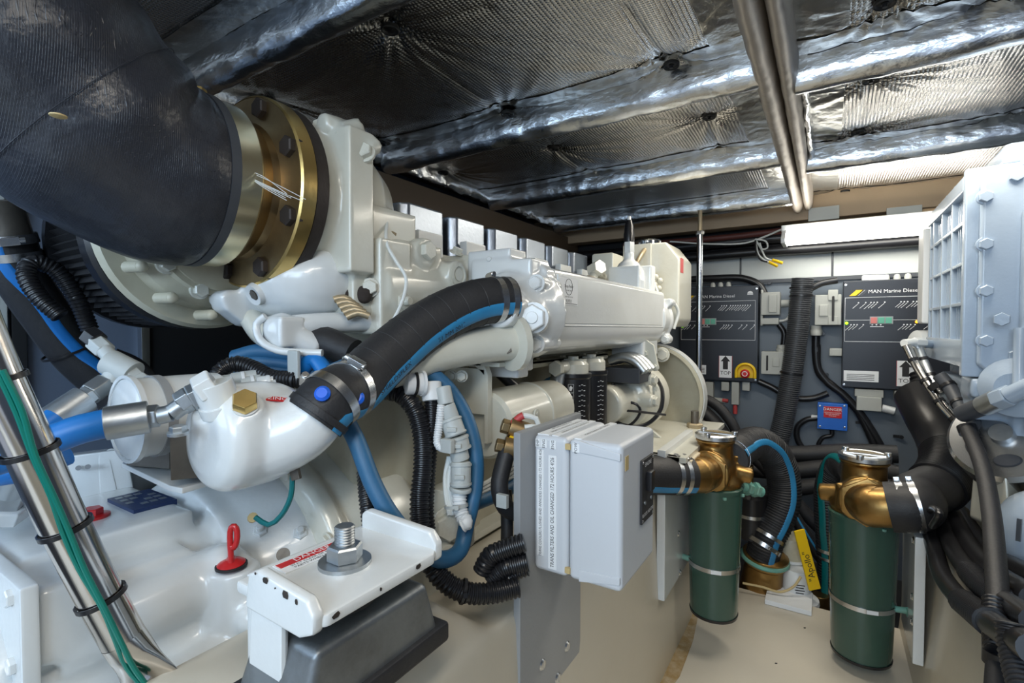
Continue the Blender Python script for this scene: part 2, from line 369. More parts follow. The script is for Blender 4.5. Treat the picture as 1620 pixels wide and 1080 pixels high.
# back wall: grey lower sheet, white upper panels with black joints, tan beam
YB = 2.62
wb = struct(MB().box((-1.5, YB, -1.1), (1.4, YB + .04, .62)), 'wall_back', 'wall_grey'); wb['label'] = 'blue grey sheet wall behind the control boxes'
xs = [-1.5, -.415, -.155 + .0, .02, .55, 1.4]
j1, j2 = at(1172, 420, Y=YB).x, at(1317, 410, Y=YB).x
for a, c in ((-1.5, j1 - .004), (j1 + .004, j2 - .004), (j2 + .004, 1.4)):
    MB().box((a, YB - .012, .228), (c, YB + .001, .368)).build('wall_panel', 'wall_white', wb, bev=.002)
for j in (j1, j2): MB().box((j - .0045, YB - .009, .228), (j + .0045, YB + .001, .368)).build('joint_strip', 'conduit', wb)
MB().box((-1.5, YB - .008, .368), (1.4, YB + .001, .60)).build('dark_backing', 'black_panel', wb)  # near-black sheet filling the wall above the white panels
MB().box((-1.5, YB - .016, .212), (1.4, YB + .001, .229)).build('edge_strip', 'dark_grey', wb)
struct(MB().box((-1.5, 2.47, .462), (1.4, 2.56, .60)), 'trim_1', 'tan_beam', bev=.006)['label'] = 'tan painted beam above the back wall'
for x in (1278, 1405):
    p = at(x + 25, 335, Y=2.47); MB().box((p.x - .055, 2.462, p.z - .035), (p.x + .055, 2.47, p.z + .02)).build('beam_plate', 'wall_white', bpy.data.objects['trim_1'], bev=.002)
# hull sides
wl = struct(MB().box((-1.46, -1.4, -1.1), (-1.42, 2.66, .62)), 'wall_left', 'wall_blue'); wl['label'] = 'dark blue grey lined hull side behind the left engine'
ys = at(228, 540, X=-1.40).y
MB().box((-1.425, ys + .012, -1.0), (-1.405, 2.6, .46)).build('black_liner', 'black_panel', wl)
MB().box((-1.425, ys - .006, -1.0), (-1.398, ys + .012, .5)).build('edge_strip', 'steel', wl, bev=.002)
y2 = at(8, 560, X=-1.40).y
MB().box((-1.425, y2 - .03, -1.0), (-1.402, y2 + .006, .5)).build('edge_strip', 'wall_white', wl, bev=.002)
MB().box((-1.425, y2 + .012, -1.0), (-1.405, y2 + .035, .5)).build('edge_strip', 'black_panel', wl, bev=.002)
struct(MB().box((1.34, -1.4, -1.1), (1.38, 2.66, .62)), 'wall_right', 'wall_blue')['label'] = 'dark lined hull side behind the right engine'
struct(MB().box((-1.42, -1.4, .40), (-1.205, 2.6, .50)), 'trim_2', 'brown_beam', bev=.004)['label'] = 'dark brown shelf beam along the left ceiling edge'

# ------------------------------------------------------------------ foil ceiling
ce = struct(MB().box((-1.5, -1.4, .60), (1.4, 2.66, .64)), 'ceiling', 'brown_beam'); ce['label'] = 'silver foil insulated ceiling with pinned panels and wrapped ribs'
PINS = [at(x, y, Z=CEIL) for x, y in ((617, 45), (1062, 102), (803, 179), (602, 226), (876, 234), (702, 273), (1122, 184), (1141, 242), (950, 278), (794, 308), (1378, 126), (1357, 208), (1400, 4), (1337, 302), (1038, 329), (424, 164), (1192, 311), (1560, 30), (1590, 190))]
CREASES = [(PINS[0], PINS[2]), (PINS[1], at(985, 0, Z=CEIL)), (PINS[4], PINS[8]), (PINS[6], PINS[7]), (PINS[10], PINS[11]), (PINS[0], at(770, 2, Z=CEIL))]
XL0, XL1, XR0, XR1 = -1.205, -.135, -.060, 1.34
LR = [-.08, .525, 1.12, 1.71, 2.29]; RR = [-.1, .56, 1.20, 1.85]
def sheet_z(x, y, x0, x1, y0, y1, near):
    e = max(0, min(x - x0, x1 - x, y - y0, y1 - y)); z = CEIL - .014 * min(1, e / .12) + .003 * noise.noise((x * 7, y * 7, 1.3))
    for q in near:
        dx, dy = x - q.x, y - q.y; dd = math.hypot(dx, dy)
        if dd < .30:
            th = math.atan2(dy, dx); z += .026 * math.exp(-dd / .045)
            wv = noise.noise((math.cos(th) * 6.5 + q.x * 9, math.sin(th) * 6.5, q.y * 5)); z += .016 * wv * math.exp(-dd / .10) * min(1, dd / .025)
    for a_, b_ in CREASES:
        ab = b_ - a_; t = max(0, min(1, ((x - a_.x) * ab.x + (y - a_.y) * ab.y) / (ab.x ** 2 + ab.y ** 2))); dd = math.hypot(x - a_.x - ab.x * t, y - a_.y - ab.y * t)
        if dd < .05: z += .007 * math.exp(-dd / .007)
    return z
def pins_in(x0, x1, y0, y1): return [p for p in PINS if x0 - .05 < p.x < x1 + .05 and y0 - .05 < p.y < y1 + .05]
def grid_mesh(x0, x1, y0, y1, step, zf):
    nx, ny = max(4, int((x1 - x0) / step)), max(4, int((y1 - y0) / step))
    vs = [(x0 + (x1 - x0) * i / nx, y0 + (y1 - y0) * j / ny, zf(x0 + (x1 - x0) * i / nx, y0 + (y1 - y0) * j / ny)) for j in range(ny + 1) for i in range(nx + 1)]
    return MB().add(vs, [(j * (nx + 1) + i, j * (nx + 1) + i + 1, (j + 1) * (nx + 1) + i + 1, (j + 1) * (nx + 1) + i) for j in range(ny) for i in range(nx)])
def foil_panel(x0, x1, y0, y1):
    near = pins_in(x0, x1, y0, y1)
    o = grid_mesh(x0, x1, y0, y1, .0065, lambda x, y: sheet_z(x, y, x0, x1, y0, y1, near)).build('foil_panel', 'foil_panel', ce, ang=180)
    for q in near:
        if x0 < q.x < x1 and y0 < q.y < y1:
            M = Matrix.Translation((q.x, q.y, CEIL - .003)) @ Matrix.Rotation(math.pi, 4, 'X')
            piece('pin_washer', shared('pin', lambda: MB().lathe([(1e-6, .004), (.006, .004), (.006, .002), (.012, .001), (.0155, .004), (.016, .006), (.0175, .004), (.017, -.002)], None, 20).cyl((0, 0, 0), (0, 0, .009), .004, seg=10), 'washer_black'), M, o)
    # plain foil tape along the edges of the sheet
    def strip(a0, a1, b0, b1): grid_mesh(a0, a1, b0, b1, .010, lambda x, y: sheet_z(x, y, x0, x1, y0, y1, near) - .0022 + .0018 * noise.noise((x * 60, y * 60, 3.3))).build('foil_tape', 'foil_plain', ce, ang=180)
    if y1 - y0 > .2:
        strip(x0, x1, y1 - .065, y1); strip(x0, x1, y0, y0 + .035)
        if x1 == XL1: strip(x1 - .07, x1, y0 + .035, y1 - .065)
        else: strip(x0, x0 + .085, y0 + .035, y1 - .075)
def crumple_bar(name, mat, x0, x1, yc, hw, z0, z1, amp=.003, axis=0, seed=0.0):
    n = max(10, int(abs(x1 - x0) / .010)); prof = [(-1, 1), (-1, .55), (-.93, .3), (-.72, .10), (-.4, .01), (0, -.02), (.4, .01), (.72, .10), (.93, .3), (1, .55), (1, 1)]
    vs = []; m = len(prof)
    for i in range(n + 1):
        x = x0 + (x1 - x0) * i / n
        for k, (a, c) in enumerate(prof):
            q = noise.noise((x * 16 + seed, k * .55, seed * 3)) * amp + noise.noise((x * 50, k * 1.1, seed)) * amp * .5
            y, z = yc + a * hw + q * (1 if a > 0 else -1), z0 + c * (z1 - z0) - q
            vs.append((x, y, z) if axis == 0 else (y, x, z))
    fs = [(i * m + k, i * m + k + 1, (i + 1) * m + k + 1, (i + 1) * m + k) for i in range(n) for k in range(m - 1)]
    fs += [tuple(range(m)), tuple(n * m + k for k in range(m))]
    return MB().add(vs, fs).build(name, mat, ce, ang=60)
for i, y in enumerate(LR):
    crumple_bar('foil_rib', 'foil_tape', XL0 + .0, XL1 + .008, y + .03, .030, .498, CEIL + .01, seed=i * 3.1)
for i, y in enumerate(RR):
    crumple_bar('foil_rib', 'foil_tape', XR0 - .005, XR1, y + .03, .028, .500, CEIL + .01, seed=i * 5.7 + 2)
ly = [-1.4] + [v for y in LR for v in (y, y + .06)] + [2.48]
for k in range(0, len(ly), 2): foil_panel(XL0, XL1, ly[k], ly[k + 1])
ry = [-1.4] + [v for y in RR for v in (y, y + .06)] + [2.48]
for k in range(0, len(ry), 2): foil_panel(XR0, XR1, ry[k], ry[k + 1])
crumple_bar('ceiling_beam', 'silver_beam', -1.4, 2.45, -.116, .022, .492, .60, .0015, 1, 4.4)
crumple_bar('ceiling_beam', 'silver_beam', -1.4, 2.46, -.077, .018, .500, .60, .0015, 1, 9.4)
crumple_bar('foil_rib', 'foil_tape', -1.4, 2.4, XL0 - .004, .016, .525, .59, .006, 1, 6.6)
crumple_bar('foil_rib', 'foil_tape', 1.2, 1.86, XR0 + .008, .010, .535, .59, .004, 1, 1.6)
# ================================================================== left engine
en = thing('diesel_engine', 'white six cylinder marine diesel engine on the left bed', 'engine', (-.78, 1.1, -.75))
# crankcase and cylinder block
b = MB().box((-.98, .50, -.62), (-.60, 1.68, -.10)).box((-.98, .65, -.13), (-.60, 1.68, .06)).box((-.95, .55, -.78), (-.66, 1.6, -.6)).box((-1.0, .65, .03), (-.62, 1.66, .12))
for k in range(6): b.box((-.605, .60 + k * .17, -.50), (-.588, .64 + k * .17, -.05))
b.box((-.62, .5, -.50), (-.575, 1.7, -.47)).box((-.64, .66, -.08), (-.58, 1.66, -.04))
b.cyl((-.66, 1.0, -.27), (-.575, 1.0, -.27), .055).cyl((-.66, 1.2, -.27), (-.575, 1.2, -.27), .045)
blk = b.build('engine_block', 'old_cream', en, remesh=.009, smooth=4)
for k in range(11): bolt(blk, (-.573, .54 + k * .1, -.485), (1, 0, 0), .008, 'old_cream')
# fly-wheel housing: the big round cream casing ahead of the gearbox
fw = MB().lathe([(.02, .43), (.245, .43), (.262, .437), (.262, .462), (.250, .468), (.262, .50), (.262, .60), (.24, .62), (.02, .62)], frame((-.78, 0, -.43), EY), 64)
fw.box((-.62, .46, -.62), (-.50, .60, -.42))
fwo = fw.build('flywheel_housing', 'cream_paint', en, remesh=.006, smooth=3)
for k in range(14):
    a = 2 * math.pi * k / 14 + .15; bolt(fwo, (-.78 + .252 * math.cos(a), .428, -.43 + .252 * math.sin(a)), (0, -1, 0), .008, 'cream_paint')
# cast covers on the cylinder heads
for k in range(6):
    y = .79 + .155 * k; z1 = .254
    m = MB().prism([(-.052, -.058), (-.040, -.066), (.036, -.066), (.052, -.052), (.052, .052), (.036, .066), (-.040, .066), (-.052, .058)], Matrix.Translation((-.765, y, .13)), z1 - .13)
    o = m.build('head_cover', 'cast_alloy', en, bev=.005)
    MB().box((-.705, y - .055, .13), (-.685, y + .02, z1 - .058)).build('cover_foot', 'white_paint', o, bev=.003)
    bolt(o, (-.765, y, z1), (0, 0, 1), .010, 'cast_alloy')
# water-cooled exhaust manifold with bosses
b = MB()
b.box((-.72, .56, -.005), (-.622, 1.60, .135))
for k in range(5):
    y = .60 + .205 * k
    b.box((-.70, y, .0), (-.607, y + .115, .150)); b.cyl((-.66, y - .03, .065), (-.66, y + .14, .065), .068, seg=20)
b.box((-.80, .56, .03), (-.70, 1.66, .16))
b.box((-.68, .555, -.01), (-.600, .625, .145))
b.cyl((-.66, .735, .100), (-.585, .735, .100), .027, seg=20).cyl((-.64, .945, .125), (-.58, .945, .125), .020).cyl((-.64, 1.13, .125), (-.58, 1.13, .125), .018).cyl((-.64, 1.26, .118), (-.58, 1.26, .118), .018)
b.cyl((-.66, .665, .135), (-.60, .665, .135), .026, seg=16).cyl((-.64, .60, .045), (-.592, .60, .045), .020, seg=16).cyl((-.64, .675, .038), (-.592, .675, .038), .020, seg=16).cyl((-.64, .675, .002), (-.592, .675, .002), .018, seg=16)
mf = b.build('exhaust_manifold', 'cream_paint', en, remesh=.0045, smooth=3)
bolt(mf, (-.600, .665, .137), (1, 0, 0), .017, 'cream_paint'); bolt(mf, (-.592, .600, .045), (1, 0, 0), .015, 'cream_paint', stud=True); bolt(mf, (-.592, .675, .038), (1, 0, 0), .014, 'cream_paint', stud=True); bolt(mf, (-.592, .675, .002), (1, 0, 0), .013, 'cream_paint')
MB().lathe([(.011, 0), (.020, 0), (.022, .004), (.016, .006), (.014, -.004)], frame((-.588, .735, .100), EX), 24, True).build('boss_ring', 'cream_paint', mf)
MB().cyl((-.590, .735, .100), (-.583, .735, .100), .012, seg=20).build('boss_plug', 'cream_paint', mf, bev=.001)
for y, z in ((.945, .125), (1.13, .125), (1.26, .118)):
    MB().ringband((-.578, y, z), EX, .010, .008, .007, 20).build('lifting_eye', 'cream_paint', mf)
for y, z in ((.80, .158), (.86, .152), (1.02, .15), (1.20, .14), (1.34, .13), (1.44, .125)):
    bolt(mf, (-.640, y, z), (.5, 0, 1), .011, 'cream_paint')
MB().cyl((-.60, 1.36, .135), (-.60, 1.39, .135), .022).build('brass_plug', 'gold_coil', mf, bev=.003)
# exhaust outlet adaptor between manifold and flange
FC = V((-.749, .449, .205))
b = MB().lathe([(.02, .470), (.128, .470), (.128, .492), (.115, .50), (.115, .60), (.09, .645), (.02, .66)], frame((FC.x, 0, FC.z), EY), 40)
b.box((-.86, .500, .085), (-.604, .548, .305)).box((-.80, .52, .02), (-.62, .66, .20)).box((-.88, .53, .02), (-.70, .64, .28))
b.cyl((-.635, .512, .300), (-.635, .545, .318), .016).cyl((-.655, .49, .315), (-.655, .53, .318), .014).cyl((-.612, .54, .28), (-.612, .56, .292), .014)
ad = b.build('exhaust_adaptor', 'cream_paint', en, remesh=.0045, smooth=3)
for p in ((-.668, .500, .312), (-.630, .512, .300), (-.606, .530, .272)): bolt(ad, p, (.5, -.8, .35), .013, 'cream_paint')
bolt(ad, (-.612, .545, .065), (.7, -.7, 0), .012, 'cream_paint')
# turbocharger: cream compressor casing (axis athwartships) and white turbine casing
TC = (0, .425, .155)
b = MB().lathe([(.05, -.86), (.150, -.86), (.155, -.872), (.150, -.884), (.112, -.89), (.105, -.93), (.05, -.935)], frame((0, TC[1], TC[2]), EX), 56)
b.lathe([(.04, -.90), (.128, -.900), (.132, -.885), (.122, -.838), (.100, -.818), (.098, -.80), (.05, -.79)], frame((0, TC[1], TC[2]), EX), 48)
tc = b.build('compressor_casing', 'old_cream', en, ang=30)
MB().lathe([(.098, -.822), (.106, -.822), (.108, -.812), (.106, -.804), (.098, -.804)], frame((0, TC[1], TC[2]), EX), 48, True).build('clamp_band', 'old_cream', tc)
for a in (-2.62, -2.2, -1.75, -1.35, -1.0):
    q = V((-.845, TC[1] + .136 * math.cos(a), TC[2] + .136 * math.sin(a))); MB().tube([q, q + V((.03, .006, 0))], .0085, 12, .004).sphere(q + V((.03, .006, 0)), .0085, seg=12).build('casing_lug', 'old_cream', tc)
for a in (-1.95, -2.5): bolt(tc, (-.806, TC[1] + .104 * math.cos(a), TC[2] + .104 * math.sin(a)), (1, 0, 0), .011, 'cream_paint')
b = MB().sphere((-.735, .515, .078), .10, (1.05, .92, .72), 32).sphere((-.79, .515, .052), .075, (1.0, .9, .75), 24)
b.prism([(.398, .050), (.405, .030), (.44, .004), (.50, -.004), (.53, .03), (.50, .06), (.41, .060)], Matrix(((0, 0, 1, -.815), (1, 0, 0, 0), (0, 1, 0, 0), (0, 0, 0, 1))), .045)
b.cyl((-.73, .5, .05), (-.72, .62, .04), .05).box((-.80, .50, .03), (-.66, .62, .12))
tb = b.build('turbine_casing', 'white_paint', en, remesh=.005, smooth=4)
q, nq = hit(tb, 405, 465); MB().lathe([(.008, -.01), (.0085, .004), (.016, .006), (.018, 0), (.018, -.02)], frame(q, nq), 20, False).build('socket_plug', 'white_paint', tb); MB().cyl(q, q + nq * .0055, .0075, seg=6).build('socket', 'old_steel', tb)
# heat-blackened lagging and coil of braided pipe under the manifold
q0 = at(520, 480, d=.86)
for k in range(5):
    a = at(528 + k * 5, 474 + k * 7, d=.765); c = at(560 + k * 6, 480 + k * 5, d=.775); MB().tube([a, (a + c) / 2 + V((0, 0, .006)), c], .0055, 10).build('braided_turn', 'gold_coil', en)
b = MB()
for k in range(40):
    p = at(545 + random.random() * 42, 457 + random.random() * 12 + k * .1, d=.785); b.sphere(p, .006 + random.random() * .005, seg=8)
b.build('scorched_lagging', 'scorched', en, remesh=.004, smooth=1)
# ------------------------------------------------------------------ heat exchanger
HX = [(-.44, -.0), (-.44, .108), (-.449, .117), (-.585, .117), (-.585, -.035), (-.56, -.05), (-.50, -.055), (-.462, -.042), (-.446, -.02)]
def zprism(poly, y0, y1): return MB().prism(poly, Matrix(((1, 0, 0, 0), (0, 0, 1, y0), (0, 1, 0, 0), (0, 0, 0, 1))), y1 - y0)
hx = zprism(HX, .845, 1.60).build('heat_exchanger', 'white_paint', en, bev=.006, seg=3)
MB().box((-.445, .865, .004), (-.4385, 1.585, .0075)).build('moulded_ridge', 'white_paint', hx, bev=.001)
MB().box((-.4415, .856, .010), (-.4385, 1.57, .105)).build('cover_plate', 'white_paint', hx, bev=.0012)
# near end cap
b = zprism([(x, z) for x, z in HX], .812, .850)
b.lathe([(.02, 0), (.052, 0), (.060, .01), (.072, .045), (.086, .09), (.090, .12)], frame((-.498, .715, .030), EY), 36)
b.box((-.585, .775, .03), (-.452, .845, .128)).cyl((-.46, .70, .034), (-.48, .80, .034), .036).cyl((-.455, .675, .034), (-.46, .72, .034), .0335)
b.cyl((-.425, .735, .018), (-.455, .80, .018), .027).box((-.60, .78, .08), (-.50, .84, .150)).box((-.585, .80, -.085), (-.50, .87, -.03)).box((-.60, .76, -.09), (-.47, .80, -.055))
for z in (.080, -.028): b.cyl((-.436, .765, z), (-.445, .86, z), .0135)
ec = b.build('end_cap', 'white_paint', hx, remesh=.004, smooth=3)
for z in (.080, -.028): bolt(hx, (-.436, .765, z), (.1, -1, 0), .0125, 'white_paint')
q = V((-.424, .735, .018)); d = V((.42, -.9, 0)); MB().cyl(q, q + d * .006, .027).hexn(q + d * .006, q + d * .024, .023).cyl(q + d * .02, q + d * .027, .010).build('drain_plug', 'white_paint', hx, bev=.001)
for p in ((-.545, .782, .130), (-.512, .786, .122)): bolt(hx, p, (.2, -1, .2), .010, 'white_paint', stud=True)
MB().ringband((-.51, .853, .031), EY, .084, .006, .003, 40).build('joint_gasket', 'cream_paint', hx)
# far end and its lower foot
b = MB().lathe([(.02, 1.585), (.083, 1.585), (.080, 1.66), (.085, 1.665), (.085, 1.68), (.06, 1.70), (.02, 1.705)], frame((-.515, 0, .03), EY), 40)
b.box((-.56, 1.45, -.085), (-.46, 1.60, -.03)).cyl((-.45, 1.64, -.035), (-.45, 1.69, -.035), .016).cyl((-.44, 1.64, .085), (-.44, 1.69, .085), .014)
b.build('far_cap', 'white_paint', hx, remesh=.0045, smooth=3)
bolt(hx, (-.45, 1.64, -.035), (0, -1, 0), .012); bolt(hx, (-.478, 1.71, -.09), (.3, -1, 0), .020, 'cream_paint')
# service sticker with round print
Ms = tframe((-.4378, 0, 0), EY, EZ)
sa, sb = at(887, 472, X=-.4378), at(912, 412 + 25, X=-.4378)
y0, y1 = at(885, 470, X=-.4378).y, at(914, 470, X=-.4378).y; z0, z1 = at(898, 482, X=-.4378).z, at(898, 440, X=-.4378).z
st = MB().box((-.4386, y0, z0), (-.4378, y1, z1)).build('service_sticker', 'label_white', hx)
ym = (y0 + y1) / 2
MB().ringband((-.4376, ym, z0 + (z1 - z0) * .68), EX, .0155, .0004, .001, 32).build('printed_ring', 'ink', st)
text('lettering', 'Shop Peder', .0085, tframe((-.4373, ym, z0 + (z1 - z0) * .70), EY, EZ), 'ink', st)
text('lettering', '410-867-1800', .0042, tframe((-.4373, ym, z0 + (z1 - z0) * .54), EY, EZ), 'ink', st)
text('lettering', 'NEXT SERVICE DUE', .0040, tframe((-.4373, ym, z0 + (z1 - z0) * .30), EY, EZ), 'ink', st)
text('handwriting', '9,093.1', .0095, tframe((-.4373, ym, z0 + (z1 - z0) * .14), EY, EZ), 'ink', st)
MB().box((-.4376, y0 + .004, z0 + .002), (-.4374, y1 - .003, z0 + .003)).build('printed_rule', 'ink', st)
# ------------------------------------------------------------------ pipes below the manifold
b = MB().tube(pline([(812, 540, dict(d=.85)), (760, 545, dict(d=.82)), (680, 560, dict(d=.76)), (600, 588, dict(d=.72)), (548, 598, dict(d=.70))]), .031, 20)
q = at(806, 541, d=.845); b.lathe([(.02, -.012), (.050, -.012), (.050, 0), (.033, .002)], frame(q, at(700, 555, d=.77) - q), 24)
o = b.build('coolant_pipe', 'cream_paint', en, bev=0)
bolt(o, at(803, 552, d=.82), (.4, -.9, 0), .008, 'old_steel')
MB().tube(pline([(655, 505, dict(d=.86)), (560, 509, dict(d=.80)), (470, 515, dict(d=.745)), (443, 522, dict(d=.735)), (446, 540, dict(d=.735))]), .0165, 18).build('coolant_pipe', 'white_paint', en)
q = at(446, 522, d=.735); MB().box(q - V((.02, .02, .025)), q + V((.028, .02, .02))).sphere(q, .026).cyl(q, q + V((.03, .04, -.03)), .02).build('pipe_elbow', 'white_paint', en, remesh=.004, smooth=3)
MB().tube(pline([(395, 498, dict(d=.80)), (420, 530, dict(d=.78)), (460, 543, dict(d=.77)), (495, 540, dict(d=.765))]), .019, 16).build('coolant_pipe', 'cream_paint', en)
MB().tube(pline([(493, 540, dict(d=.765)), (515, 540, dict(d=.76)), (540, 552, dict(d=.755)), (560, 560, dict(d=.75))]), .023, 16).build('rubber_joint', 'rubber', en)
MB().tube(pline([(420, 500, dict(d=.72)), (406, 512, dict(d=.72)), (412, 538, dict(d=.715)), (440, 554, dict(d=.71)), (470, 557, dict(d=.71)), (510, 558, dict(d=.71))]), .0055, 10).build('thin_pipe', 'white_paint', en)
q = at(465, 570, d=.70); MB().box(q - V((.012, .003, .028)), q + V((.012, .003, .014))).build('pipe_clip', 'wall_white', en, bev=.002)
# ------------------------------------------------------------------ starter motor
sc0 = at(742, 668, X=-.50); y0 = sc0.y; ctr = V((-.515, 0, -.172))
b = MB().lathe([(.02, .715), (.055, .715), (.061, .722), (.061, .865), (.063, .868), (.063, .874), (.061, .878), (.058, .97), (.040, .99), (.03, .995)], frame(ctr, EY), 40)
stt = b.build('starter_motor', 'cream_paint', en, ang=30)
MB().cyl((-.456, .80, -.158), (-.452, .80, -.158), .009).cyl((-.452, .80, -.158), (-.450, .80, -.158), .004).build('cover_screw', 'cream_paint', stt, bev=.0006)
b = MB()
for k in range(10):
    a = R(-38) + k * .03; p = V((-.515 + .0622 * math.cos(a), .845 + random.random() * .03, -.172 + .0622 * math.sin(a))); b.sphere(p, .006, (.3, 1, 1), 8)
b.build('corrosion_stain', 'yellow_stain', stt, remesh=.003, smooth=2)
# angle bracket over the starter
b = zprism([(-.60, -.058), (-.515, -.058), (-.500, -.066), (-.494, -.08), (-.494, -.20), (-.502, -.20), (-.502, -.082), (-.520, -.067), (-.60, -.067)], .70, .714)
b.box((-.60, .70, -.15), (-.50, .706, -.07)).box((-.60, .70, -.066), (-.47, .76, -.058)).build('angle_bracket', 'cream_paint', en, bev=.0015)
for x in (582, 600): bolt(en, at(x + 130, 595, d=.815), (.5, -.8, 0), .008, 'cream_paint')
# bracket strip under the heat exchanger
MB().box((-.60, .83, -.078), (-.535, 1.36, -.070)).box((-.541, .83, -.086), (-.535, 1.36, -.070)).build('support_strip', 'old_cream', en, bev=.0015)
for k, y in enumerate((.93, .97, 1.10, 1.22, 1.30)): bolt(en, (-.55, y, -.070), (0, 0, 1), .008, 'gold_coil' if k == 1 else 'old_cream')
# ------------------------------------------------------------------ fuel filters
for k, y in enumerate((1.076, 1.182)):
    cx = -.51; f = MB().lathe([(.01, -.256), (.028, -.256), (.038, -.250), (.0405, -.240), (.0405, -.118), (.043, -.114), (.043, -.106), (.03, -.104)], frame((cx, y, 0), EZ), 36).build('fuel_filter', 'conduit', en, ang=30, label='black spin-on fuel filter with white print')
    n = V((math.cos(R(-58)), math.sin(R(-58)), 0))
    def onf(a, z, r=.0409): return V((cx + r * math.cos(R(a)), y + r * math.sin(R(a)), z))
    for row in range(9):
        z = -.132 - row * .0118
        for c in range(3):
            p = onf(-26 - c * 9 + (4 if k else 0), z + (c % 2) * .002)
            MB().cbox((0, 0, 0), (.0062 - .0015 * ((row + c) % 3), .0012, .0003), tframe(p, V((-p.y + y, p.x - cx, 0)), EZ)).build('printed_line', 'ink_white', f)
    if k == 0:
        for row in range(5):
            z = -.138 - row * .021; p = onf(-72, z)
            M = tframe(p, V((-p.y + y, p.x - cx, 0)), EZ)
            MB().box((-.0065, -.0095, -.0001), (.0065, -.0090, .0002), M).box((-.0065, .0090, -.0001), (.0065, .0095, .0002), M).box((-.0065, -.0095, -.0001), (-.006, .0095, .0002), M).box((.006, -.0095, -.0001), (.0065, .0095, .0002), M).build('pictogram_frame', 'ink_white', f)
            MB().prism([(-.004, -.005), (.001, -.006), (.004, .002), (.0, .006), (-.0035, .003)], M, .0003).build('pictogram', 'ink_white', f)
    h = MB().lathe([(.01, -.108), (.036, -.108), (.036, -.084), (.030, -.076), (.01, -.074)], frame((cx, y, 0), EZ), 28).cyl((cx, y, -.08), (cx, y, -.066), .012).box((cx - .02, y - .01, -.085), (cx + .03, y + .01, -.072)).build('filter_head', 'cream_paint', en, ang=30)
MB().cyl((-.515, 1.0, -.090), (-.515, 1.05, -.090), .014).hexn((-.515, .99, -.090), (-.515, 1.008, -.090), .018).build('banjo_bolt', 'cream_paint', en)
# finned bright fuel pump
pm = MB().box((-.545, 1.355, -.155), (-.440, 1.465, -.112)).build('pump_block', 'dark_grey', en, bev=.003)
for k in range(3):
    y = 1.375 + k * .033; MB().tube([(-.535, y, -.095), (-.50, y, -.083), (-.462, y, -.092), (-.432, y, -.122)], .0145, 12).build('pump_dome', 'zinc', pm)
# alternator / sea pump body ahead and its round guard
c = V((-.525, 0, -.215))
b = MB().lathe([(.02, 1.30), (.050, 1.30), (.055, 1.31), (.055, 1.42), (.085, 1.43), (.088, 1.44), (.088, 1.49), (.10, 1.50), (.105, 1.51), (.105, 1.60), (.09, 1.62), (.02, 1.63)], frame(c, EY), 40)
b.cyl((-.49, 1.45, -.15), (-.43, 1.45, -.15), .016).cyl((-.48, 1.44, -.21), (-.42, 1.43, -.21), .02)
sp = b.build('sea_water_pump', 'cream_paint', en, remesh=.0055, smooth=3)
for p in ((-.428, 1.45, -.15), (-.418, 1.43, -.21)): bolt(sp, p, (1, -.2, 0), .014, 'cream_paint')
for a in (20, 75, 130): bolt(sp, (c.x + .092 * math.cos(R(a)), 1.498, c.z + .092 * math.sin(R(a))), (0, -1, 0), .008, 'cream_paint')
MB().prism([(-.03, -.03), (.05, -.02), (.035, .05), (0, .075), (-.03, .05)], frame((-.47, 1.48, -.10), -EY, EX), .012).build('adjusting_bracket', 'cream_paint', en, bev=.002)
for p in ((-.46, 1.466, -.075), (-.43, 1.466, -.115), (-.49, 1.466, -.105)): bolt(en, p, (0, -1, 0), .009, 'cream_paint')
gc = V((-.532, 0, -.24))
g = MB().lathe([(.01, 1.80), (.168, 1.80), (.170, 1.79), (.172, 1.745), (.182, 1.745), (.184, 1.752), (.184, 1.812), (.01, 1.815)], frame(gc, EY), 64).build('pulley_guard', 'old_cream', en, ang=30)
MB().ringband((gc.x, 1.772, gc.z), EY, .184, .050, .003, 64).build('guard_rim', 'white_paint', g)
# front foot and bed plate of the engine
b = MB().box((-.60, 1.30, -.345), (-.30, 1.86, -.330)).box((-.60, 1.30, -.36), (-.315, 1.32, -.33)).hexa([(-.60, 1.50, -.33), (-.42, 1.50, -.33), (-.42, 1.515, -.33), (-.60, 1.515, -.33), (-.60, 1.50, -.22), (-.57, 1.50, -.22), (-.57, 1.515, -.22), (-.60, 1.515, -.22)])
ft = b.build('front_foot', 'cream_paint', en, bev=.002)
q = V((-.37, 1.72, -.330)); bolt(ft, q, (0, 0, 1), .026, 'gold_coil'); MB().cyl(q, q + V((0, 0, .055)), .013, seg=14).build('mount_stud', 'old_steel', ft)
# header tank
tkp = [(-.62, .295), (-.47, .295), (-.425, .235), (-.425, .03), (-.44, .005), (-.62, .005)]
tk = zprism(tkp, 1.72, 1.90).build('header_tank', 'cream_paint', en, bev=.006, seg=3)
MB().box((-.62, 1.715, .005), (-.52, 1.725, .295)).build('tank_seam', 'cream_paint', tk, bev=.002)
q = V((-.555, 1.79, .293)); b = MB().lathe([(.02, 0), (.048, 0), (.05, .004), (.05, .018), (.044, .024), (1e-6, .026)], frame(q, EZ), 20)
b.build('filler_cap', 'chrome', tk, ang=20)
for k in range(10):
    a = k * .628; piece('cap_grip', shared('grip', lambda: MB().cyl((0, 0, 0), (0, 0, .018), .006, seg=8), 'chrome'), Matrix.Translation(q + V((.049 * math.cos(a), .049 * math.sin(a), .002))), tk)
MB().box((-.4246, 1.735, .19), (-.4242, 1.775, .24)).build('warning_label', 'red_faded', tk)
